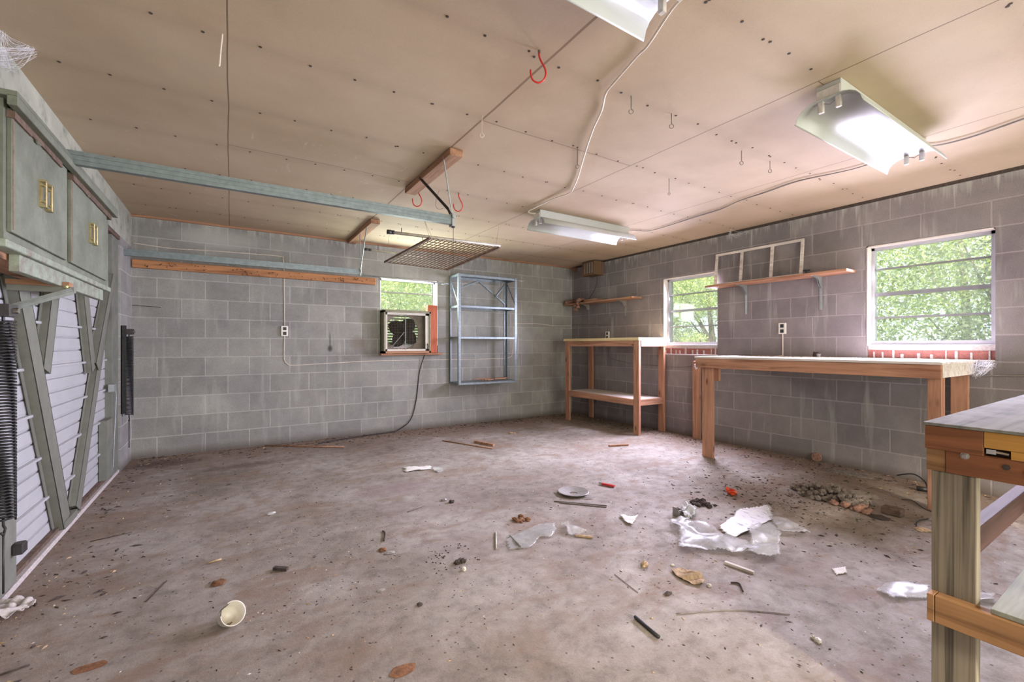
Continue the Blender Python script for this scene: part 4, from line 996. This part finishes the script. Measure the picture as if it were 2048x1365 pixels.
sheet('plastic_sheet', [(1239, 1034), (1248, 1032), (1256, 1038), (1276, 1036), (1264, 1052), (1254, 1050)], 'pale_paper', .02, 'small white scrap lying alone below the grey disc', 'scrap', 19, 16, .004)
sheet('plastic_sheet', [(1752, 1184), (1770, 1176), (1820, 1176), (1858, 1182), (1858, 1200), (1800, 1202), (1786, 1204), (1766, 1194)], 'plastic_film', .02, 'clear plastic scrap beside the leg of the near bench', 'plastic sheet', 23, 22, .004, G1)
sheet('plastic_sheet', [(1870, 1182), (1990, 1190), (1985, 1208), (1900, 1206)], 'plastic_film', .02, 'clear plastic scrap behind the leg of the near bench', 'plastic sheet', 24, 20, .004, G1)
sheet('foil_scrap', [(-40, 1222), (20, 1212), (60, 1205), (72, 1214), (40, 1232), (10, 1246), (-30, 1240)], 'mortar', .022, 'crumpled grey foil at the lower left edge of the photo', 'scrap', 31, 40, .012, None, 4.0)
sheet('paper_strip', [(806, 937), (860, 934), (862, 939), (812, 946)], 'pale_paper', .008, 'thin white strip lying in the pale part of the floor', 'paper', 33, 12, .004)
sheet('plastic_sheet', [(864, 940), (880, 938), (888, 943), (876, 948)], 'plastic_film', .02, 'tiny clear scrap at the end of the white strip', 'plastic sheet', 34, 10, .004)
sheet('paper_scrap', [(1664, 1140), (1690, 1138), (1694, 1148), (1672, 1152)], 'pale_paper', .01, 'pale scrap on the floor left of the near bench leg', 'paper', 35, 10, .003)
sheet('yellow_paper', [(1956, 1052), (1980, 1058), (1984, 1074), (1958, 1082)], 'cup_cream', .015, 'pale yellow scrap seen just right of the near bench leg', 'paper', 36, 12, .004)
# disc with a hole
c = on_z(1147, 988); t = thing('metal_disc', 'round grey disc with a hole in its middle', 'disc', c)
MB().lathe([(.030, .004), (.115, .022), (.118, .020), (.116, .017), (.030, .001), (.030, .004)], c, 2, 40).out('disc', 'grey_metal', t)
p = on_z(1176, 998); MB().bar(p + Vector((-.02, .01, .015)), p + Vector((.03, -.02, .010)), .012, .003).out('tab', 'grey_metal', t)
# cup
c = on_z(462, 1252); t = thing('broken_cup', 'broken cream cup lying on its side in the foreground', 'cup', c)
m = MB(); seg = 28; prof = [(.015, -.055), (.034, -.05), (.041, -.02), (.046, .02), (.047, .022), (.043, .02), (.037, -.018), (.030, -.045), (.0, -.048)]
ax = Vector((.35, -.75, .52)).normalized(); q = Vector((0, 0, 1)).rotation_difference(ax)
m.lathe(prof, (0, 0, 0), 2, seg)
for v in m.bm.verts: v.co = q @ v.co + Vector((c.x, c.y, .045))
bmesh.ops.delete(m.bm, geom=[f for f in m.bm.faces if (lambda k: k.z > .068 and k.x < c.x - .012)(f.calc_center_median())], context='FACES')
m.out('cup', 'cup_cream', t, smooth=True)
def stick(name, a, b, r, mat, label, cat='stick', group=None, sq=False, mid=None, lift=0.0):
    A, B = on_z(*a), on_z(*b); A.z = B.z = r + .001; B.z += lift
    m = MB()
    if sq: m.bar(A, B, r * 3.0, r * 2)
    elif mid: M_ = on_z(*mid); M_.z = r + .001; m.tube(smooth_path([A, M_, B], 6), r, 6)
    else: m.tube([A, B], r, 10)
    return tag(m.out(name, mat, smooth=not sq), label, cat, group)
stick('black_tube', (1270, 1238), (1318, 1279), .0068, 'black_rubber', 'short dark tube lying in the foreground right of centre', 'tube')
stick('bent_rod', (1352, 1230), (1580, 1231), .0022, 'hook_wire', 'long thin bowed rod lying on the floor in front', 'rod', mid=(1468, 1222))
stick('wood_strip', (1450, 1128), (1508, 1149), .006, 'whiteply', 'flat pale strip lying below the plastic sheets', 'wood strip', sq=True)
stick('thin_wire', (1229, 1150), (1276, 1187), .0015, 'hook_wire', 'thin straight wire lying left of the brown torn board', 'wire')
stick('thin_stick', (992, 1066), (992, 1100), .004, 'pale_pipe', 'small pale stick standing apart left of the clear scrap', 'stick')
stick('thin_stick', (1020, 1074), (1043, 1099), .0055, 'grey_metal', 'grey stick lying across the flat clear scrap', 'stick', lift=.004)
stick('thin_stick', (1151, 1073), (1186, 1077), .005, 'tan_debris', 'brown stick touching the small curled scrap', 'stick', sq=True)
stick('long_strip', (1108, 1004), (1214, 1013), .003, 'hook_wire', 'first of two parallel strips below the grey disc', 'strip', 'parallel strips below the disc', sq=True)
stick('long_strip', (1120, 1007), (1213, 1016), .003, 'hook_wire', 'nearer of the two parallel strips below the grey disc', 'strip', 'parallel strips below the disc', sq=True)
stick('long_batten', (530, 893), (688, 896), .007, 'oldpine_x', 'long thin batten lying along the foot of the back wall', 'stick')
stick('thin_stick', (885, 883), (985, 899), .006, 'oldpine_x', 'long dark stick on the floor in front of the metal shelving', 'stick')
stick('thin_stick', (950, 886), (988, 893), .012, 'oldpine_x', 'thick short stick at the end of the long dark one', 'stick', sq=True)
stick('nail', (815, 1026), (850, 1012), .004, 'hook_wire', 'large rusty nail lying near the dark oil spot', 'nail')
stick('wood_chip', (548, 1140), (575, 1142), .007, 'dark_debris_and_shade', 'black flat chip in the open floor left of centre', 'chip', sq=True)
stick('wood_chip', (416, 1129), (443, 1121), .005, 'tan_debris', 'brown twig above the broken cup', 'twig')
stick('wood_chip', (1218, 894), (1256, 892), .009, 'oldpine_x', 'brown offcut on the floor in front of the corner bench', 'offcut', sq=True)
stick('thin_stick', (-20, 1360), (60, 1332), .003, 'dark_debris_and_shade', 'thin dark twig at the bottom left corner', 'twig')
stick('thin_stick', (292, 1206), (334, 1163), .002, 'dark_debris_and_shade', 'thin dark straw lying left of the broken cup', 'straw')
stick('thin_stick', (180, 1085), (264, 1066), .002, 'dark_debris_and_shade', 'thin dark straw near the bay door', 'straw')
stick('twig', (765, 1064), (768, 1084), .004, 'dark_debris_and_shade', 'small crooked twig above the rust crumb', 'twig', mid=(770, 1068))
stick('twig', (1462, 1168), (1486, 1186), .004, 'dark_debris_and_shade', 'crooked dark twig right of the torn board', 'twig', mid=(1478, 1170))
# torn board, pen, clip, box, chunks
def chunk(name, uv, r, mat, label, cat, seed=1, flat=.6, n=1, group=None, spread=0.0, sub=2):
    c = on_z(*uv); m = MB(); rg = random.Random(seed)
    for i in range(n):
        rr = r if n == 1 else (r[0] * rg.uniform(.4, 1), r[1] * rg.uniform(.4, 1)) if isinstance(r, tuple) else r * rg.uniform(.4, 1)
        q = c + Vector((rg.uniform(-spread, spread), rg.uniform(-spread, spread), (min(rr) if isinstance(rr, tuple) else rr) * flat * .5)); m.lump(q, rr, seed + i, flat, sub)
    return tag(m.out(name, mat), label, cat, group)
sheet('torn_board', [(1342, 1142), (1364, 1140), (1398, 1154), (1410, 1164), (1406, 1174), (1384, 1172), (1354, 1156)], 'tan_debris', .022, 'torn layered brown fibreboard piece below the clear plastic', 'board piece', 52, 40, .006, None, 2.5)
t = thing('red_lighter', 'small red lighter lying right of the grey disc', 'lighter', on_z(1214, 974))
A, B = on_z(1204, 971), on_z(1229, 976); A.z = B.z = .012; MB().bar(A, B, .022, .013).out('body', 'red_plastic', t); MB().bar(A + (A - B) * .25, A, .018, .012).out('cap', 'chrome', t)
t = thing('orange_wrapper', 'orange red crumpled wrapper on the floor toward the long bench', 'wrapper', on_z(1464, 988)); c = on_z(1464, 988); m = MB(); rg = random.Random(9)
for i in range(10):
    a = rg.uniform(0, 6.28); p = c + Vector((rg.uniform(-.05, .05), rg.uniform(-.05, .05), .01)); q = p + Vector((cos(a) * .05, sin(a) * .05, rg.uniform(0, .03))); m.bar(p, q, .03, .003, (rg.random(), rg.random(), 1))
m.out('wrapper', 'orange_plastic', t)
t = thing('small_carton', 'small open grey carton left of the clear plastic pile', 'carton', on_z(1357, 1030)); c = on_z(1357, 1032)
m = MB(); m.box((c.x - .03, c.y - .022, .0), (c.x + .03, c.y - .02, .045)); m.box((c.x - .03, c.y + .02, 0), (c.x + .03, c.y + .022, .05)); m.box((c.x - .032, c.y - .022, 0), (c.x - .03, c.y + .022, .06)); m.box((c.x + .028, c.y - .022, 0), (c.x + .03, c.y + .022, .04)); m.box((c.x - .03, c.y - .022, 0), (c.x + .03, c.y + .022, .003)); m.out('carton', 'grey_metal', t)
sheet('wrapper', [(1362, 1024), (1372, 1014), (1392, 1022), (1390, 1036), (1374, 1044), (1364, 1034)], 'white_enamel', .05, 'crumpled white wrapper beside the small grey carton', 'wrapper', 41, 20, .006, None, 3.0)
chunk('debris_heap', (1405, 1012), .025, 'dark_debris_and_shade', 'dark crumb heap behind the small grey carton', 'debris', 51, .8, 22, None, .07, 1)['kind'] = 'stuff'
chunk('rust_flake', (762, 1100), .028, 'rust', 'rusty orange crumb in the middle of the floor', 'rust crumb', 3, .4, 3, None, .02)
chunk('slate_chip', (780, 1107), (.030, .018), 'grey_metal', 'small grey triangular chip beside the rust crumb', 'chip', 4, .3)
chunk('rust_stain', (805, 1342), (.045, .030), 'rust', 'brown rust patch near the bottom edge of the photo', 'rust patch', 6, .08)
chunk('rust_stain', (180, 1335), (.05, .022), 'rust', 'dull rust patch near the bottom left', 'rust patch', 8, .06)
chunk('mud_crumb', (437, 1168), .03, 'rust', 'flat brown mud crumb above the broken cup', 'crumb', 9, .3)
chunk('white_pebble', (928, 1141), .012, 'cup_cream', 'small round white pebble in the centre foreground', 'pebble', 10, .9)
chunk('white_cone', (542, 1029), (.03, .014), 'white_enamel', 'small white cone in the pale band of floor', 'cap', 11, .7)
chunk('grey_pebble', (888, 1002), .018, 'grey_metal', 'left grey pebble near the middle of the floor', 'pebble', 12, .7)
chunk('grey_pebble', (903, 1006), .020, 'dark_debris_and_shade', 'right dark pebble near the middle of the floor', 'pebble', 13, .7)
chunk('bone_chip', (1288, 1131), .018, 'tan_debris', 'yellowish crumb left of the torn board', 'crumb', 14, .9, 3, None, .012)
chunk('bone_chip', (1418, 1173), .012, 'cup_cream', 'pale crumb at the tip of the torn board', 'crumb', 15, .6)
chunk('bone_chip', (1345, 1132), .010, 'cup_cream', 'pale crumb above the torn board', 'crumb', 16, .6)
chunk('walnut', (1336, 1190), (.024, .012), 'dark_debris_and_shade', 'dark lump on the floor below the torn board', 'lump', 17, .7)
chunk('mud_crumb', (839, 1210), .018, 'dark_debris_and_shade', 'dark lump in the centre foreground', 'lump', 18, .6, 3, None, .01)
chunk('mud_crumb', (762, 1182), (.022, .01), 'grey_metal', 'greyish flat chip left of the dark lump', 'chip', 19, .4)
chunk('mud_crumb', (920, 1128), .018, 'dark_debris_and_shade', 'dark twiggy clump just above the white pebble', 'clump', 20, .8, 5, None, .025)
chunk('popcorn', (1632, 1280), .012, 'cup_cream', 'small pale clump low on the right part of floor', 'crumb', 22, .8, 3, None, .012)
chunk('paper_wad', (1025, 868), .03, 'tan_debris', 'pale wad on the floor below the metal shelving', 'wad', 24, .5, 3, None, .03)
chunk('dark_clump', (1040, 1040), .022, 'rust', 'brown crumb heap beside the flat clear scrap', 'crumb heap', 60, .6, 16, None, .05, 1)['kind'] = 'stuff'
chunk('dark_clump', (900, 1115), .006, 'dark_debris_and_shade', 'scatter of dark crumbs in the middle of the floor', 'crumbs', 80, .5, 60, None, .13, 1)['kind'] = 'stuff'
# insulation heap near the long bench
c = on_z(1650, 1002); m = MB(); rg = random.Random(30)
for i in range(170):
    a = rg.uniform(0, 6.28); r = rg.random() ** .6
    m.lump((c.x + .10 + cos(a) * r * .16, c.y + .02 + sin(a) * r * .26, .015 + .10 * (1 - r) * rg.random()), rg.uniform(.008, .028), i, .9, 1)
tag(m.out('insulation_heap', 'insulation_grey'), 'grey brown heap of torn insulation on the floor under the long bench', 'debris heap', kind='stuff')
m = MB()
for i in range(20): m.lump((c.x - .02 + rg.uniform(-.05, .10), c.y - .12 + rg.uniform(-.16, .06), .014), rg.uniform(.012, .035), i + 90, .8, 2)
tag(m.out('insulation_tuft', 'insulation'), 'reddish tufts spilling from the insulation heap', 'insulation', kind='stuff')
p = on_z(1785, 1030); t = tag(MB().box((p.x - .035, p.y - .055, 0), (p.x + .035, p.y + .055, .05), .006).out('brick_piece', 'damaged_board'), 'dark brick piece lying right of the insulation heap', 'brick')
p = on_z(1758, 1038); chunk('slate_chip', (1757, 1036), (.05, .06), 'dark_debris_and_shade', 'flat dark slab beside the brick piece', 'slab', 44, .15)
chunk('leaf_clump', (1690, 945), (.05, .16), 'insulation_grey', 'grey crumbs at the foot of the right wall', 'debris', 45, .2, 8, None, .08)['kind'] = 'stuff'
p = Vector((XR - .02, 2.05, .045)); t = tag(MB().lathe([(0, -.012), (.042, -.012), (.044, 0), (.042, .01), (.03, .012), (0, .012)], p, 0, 24).out('round_cap', 'insulation'), 'round reddish cap leaning at the foot of the right wall', 'cap')
chunk('cobweb_ball', (1783, 948), .04, 'mortar', 'pale dusty wad at the foot of the right wall', 'wad', 47, .9)
cable('bench_wire', [(4.80, 1.42, .03), (4.74, 1.30, .08), (4.70, 1.22, .05), (4.62, 1.18, .02), (4.5, 1.12, .008), (4.3, 1.0, .008)], .005, 'black_rubber', 'dark wire coiled on the floor behind the long bench leg', 'wire')
stick('paint_tube', (1834, 982), (1858, 985), .018, 'dark_steel', 'dark tube with pale cap lying behind the long bench leg', 'tube')
cable('floor_wire', [on_z(1803, 1001) + Vector((0, 0, .006)), on_z(1825, 1008) + Vector((0, 0, .02)), on_z(1848, 1020) + Vector((0, 0, .008)), on_z(1866, 1026) + Vector((0, 0, .006))], .0035, 'dark_debris_and_shade', 'thin dark stalk lying left of the near bench leg', 'twig')
tag(MB().tube(smooth_path([on_z(1856, 1040) + Vector((0, 0, .006)), on_z(1836, 1046) + Vector((0, 0, .01)), on_z(1834, 1056) + Vector((0, 0, .006)), on_z(1860, 1064) + Vector((0, 0, .006))], 5), .004, 6).out('wire_loop', 'black_rubber'), 'black wire loop on the floor just left of the near bench leg', 'wire')
chunk('paper_wad', (1850, 1062), (.04, .05), 'tan_debris', 'yellow brown wad beside the near bench leg', 'wad', 49, .5, 3, None, .03)

# fine litter: chips and crumbs nobody could count
rg = random.Random(77); nr = np.random.RandomState(7)
def litter(name, n, area_fn, rlo, rhi, mat, label, elong=3.0):
    m = MB(); bm = m.bm
    for i in range(n):
        x, y = area_fn(); r = rg.uniform(rlo, rhi) * rg.uniform(.5, 1); a = rg.uniform(0, pi); e = rg.uniform(1, elong)
        h = r * rg.uniform(.3, .9); dx, dy = cos(a) * r * e, sin(a) * r * e; ox, oy = -sin(a) * r, cos(a) * r
        b = [bm.verts.new((x + dx, y + dy, .0005)), bm.verts.new((x + ox, y + oy, .0005)), bm.verts.new((x - dx, y - dy, .0005)), bm.verts.new((x - ox * .8, y - oy * .8, .0005))]
        tpt = bm.verts.new((x + ox * .2, y + oy * .2, h)); t2 = bm.verts.new((x - dx * .4, y - dy * .4, h * .8))
        for f in ((0, 1, 4), (1, 5, 4), (1, 2, 5), (2, 3, 5), (3, 4, 5), (3, 0, 4)): bm.faces.new([(b + [tpt, t2])[k] for k in f])
    return tag(m.out(name, mat), label, 'debris', kind='stuff')
def open_floor():
    while True:
        x, y = rg.uniform(-.8, 4.8), rg.uniform(.5, 5.7)
        if rg.random() < .35 + .65 * mnoise.noise(Vector((x * 1.3, y * 1.3, 5))): return x, y
def near_wall():
    return (rg.uniform(-.8, 4.8), YB - abs(rg.gauss(0, .22))) if rg.random() < .45 else ((XR - abs(rg.gauss(0, .3)), rg.uniform(.5, 5.7)) if rg.random() < .75 else (XL + abs(rg.gauss(0, .25)), rg.uniform(1.8, 5.5)))
def by_heap():
    return 3.6 + rg.gauss(0, .45), 1.7 + rg.gauss(0, .45)
litter('dark_chips', 2600, open_floor, .0015, .006, 'dark_debris_and_shade', 'fine dark chips scattered over the open floor')
litter('pale_chips', 420, open_floor, .0015, .006, 'pale_paper', 'fine pale chips scattered over the open floor', 2)
litter('brown_chips', 1100, open_floor, .002, .007, 'tan_debris', 'fine brown chips scattered over the open floor')
litter('wall_litter', 1600, near_wall, .003, .014, 'dark_debris_and_shade', 'dark litter gathered along the foot of the walls')
litter('wall_crumbs', 500, near_wall, .003, .012, 'tan_debris', 'brown crumbs gathered along the foot of the walls')
litter('heap_litter', 700, by_heap, .003, .012, 'dark_debris_and_shade', 'dark litter spread around the insulation heap')

# ------------------------------------------------------------------ outside
struct(MB().box((-14, -12, -.32), (30, 30, -.20)).out('ground', 'grass'))
def foliage(name, blobs, n, size, mat, parent, seed):
    r = np.random.RandomState(seed); tot = sum(b[3] ** 2 for b in blobs); V = []
    for (x, y, z, rad_) in blobs:
        k = max(8, int(n * rad_ ** 2 / tot)); d = r.normal(size=(k, 3)); d /= np.linalg.norm(d, axis=1)[:, None]
        p = np.array([x, y, z]) + d * (rad_ * (r.rand(k, 1) ** .35)) * np.array([1, 1, .85])
        a = r.normal(size=(k, 3)); a /= np.linalg.norm(a, axis=1)[:, None]; b = np.cross(a, r.normal(size=(k, 3))); b /= np.linalg.norm(b, axis=1)[:, None]
        s = size * (.5 + r.rand(k, 1)); V.append(np.stack([p - a * s, p + b * s * .5, p + a * s, p - b * s * .5], 1).reshape(-1, 3))
    V = np.concatenate(V); q = len(V) // 4
    me = bpy.data.meshes.new(name); me.from_pydata(V.tolist(), [], np.arange(q * 4).reshape(-1, 4).tolist()); me.materials.append(MATS[mat])
    o = bpy.data.objects.new(name, me); COL.objects.link(o); o.parent = parent; o.location = -Vector(parent.location); return o
def tree(x, y, h, rr, mat, label, seed, n=12000, size=.032, bush=False, group='trees outside the windows'):
    rg = random.Random(seed); t = thing('shrub' if bush else 'tree', label, 'shrub' if bush else 'tree', (x, y, -.2), group)
    bl = []
    for i in range(14 if not bush else 9):
        a = rg.uniform(0, 6.28); d = rr * rg.uniform(.2, .85); z = (rg.uniform(.25, 1.0) if not bush else rg.uniform(.2, .8)) * h
        bl.append((x + cos(a) * d, y + sin(a) * d, z, rr * rg.uniform(.35, .6)))
    foliage('foliage', bl, n, size, mat, t, seed)
    m = MB(); m.tube([(x, y, -.22), (x + .05, y, h * .4), (x - .05, y + .08, h * .8)], [.09 if not bush else .03, .07 if not bush else .02, .03 if not bush else .01], 8)
    for i in range(7):
        b = bl[i]; m.tube([(x + .03, y, h * rg.uniform(.2, .5)), ((x + b[0]) / 2, (y + b[1]) / 2, b[2] * .75), b[:3]], [.03, .02, .008], 5)
    m.out('trunk', 'bark', t)
specs = [(9.5, 1.6, 3.4, 1.3, 'leaf_grey', 'greyish tree filling the left of the near right window'), (9.2, 3.4, 3.6, 1.5, 'leaf_mid', 'leafy tree standing left behind the near right window'),
         (11.5, 2.4, 4.2, 1.9, 'leaf_light', 'bright tree standing farther off behind the near right window'), (12.5, 4.6, 4.6, 2.0, 'leaf_mid', 'tall tree between the two right window views'),
         (9.6, 6.3, 3.1, 1.4, 'leaf_light', 'yellow green tree in the far right window'), (10.5, 8.2, 3.4, 1.7, 'leaf_mid', 'green tree behind in the far right window'), (13.0, 7.2, 4.5, 2.2, 'leaf_grey', 'pale tree farthest behind the far right window'),
         (3.0, 9.5, 3.2, 1.3, 'leaf_light', 'bright green tree left behind the fan window'), (4.6, 10.5, 3.4, 1.6, 'leaf_mid', 'green tree right behind the fan window'), (3.6, 13.0, 4.6, 2.2, 'leaf_grey', 'pale tree farthest behind the fan window')]
for i, (x, y, h, r, mt, lb) in enumerate(specs): tree(x, y, h, r, mt, lb, 100 + i)
bush = [(7.8, 2.6, 1.5, .8, 'leaf_light', 'low bright shrub outside the near right window'), (7.6, 1.5, 1.3, .7, 'leaf_mid', 'low green shrub outside the near right window on its right'), (8.3, 5.6, 1.6, .8, 'leaf_light', 'low bright shrub outside the far right window'), (8.4, 6.9, 1.8, .9, 'leaf_grey', 'greyish shrub outside the far right window'), (3.0, 8.0, 1.5, .8, 'leaf_light', 'low shrub outside the fan window')]
for i, (x, y, h, r, mt, lb) in enumerate(bush): tree(x, y, h, r, mt, lb, 200 + i, 9000, .026, True, 'shrubs outside the windows')
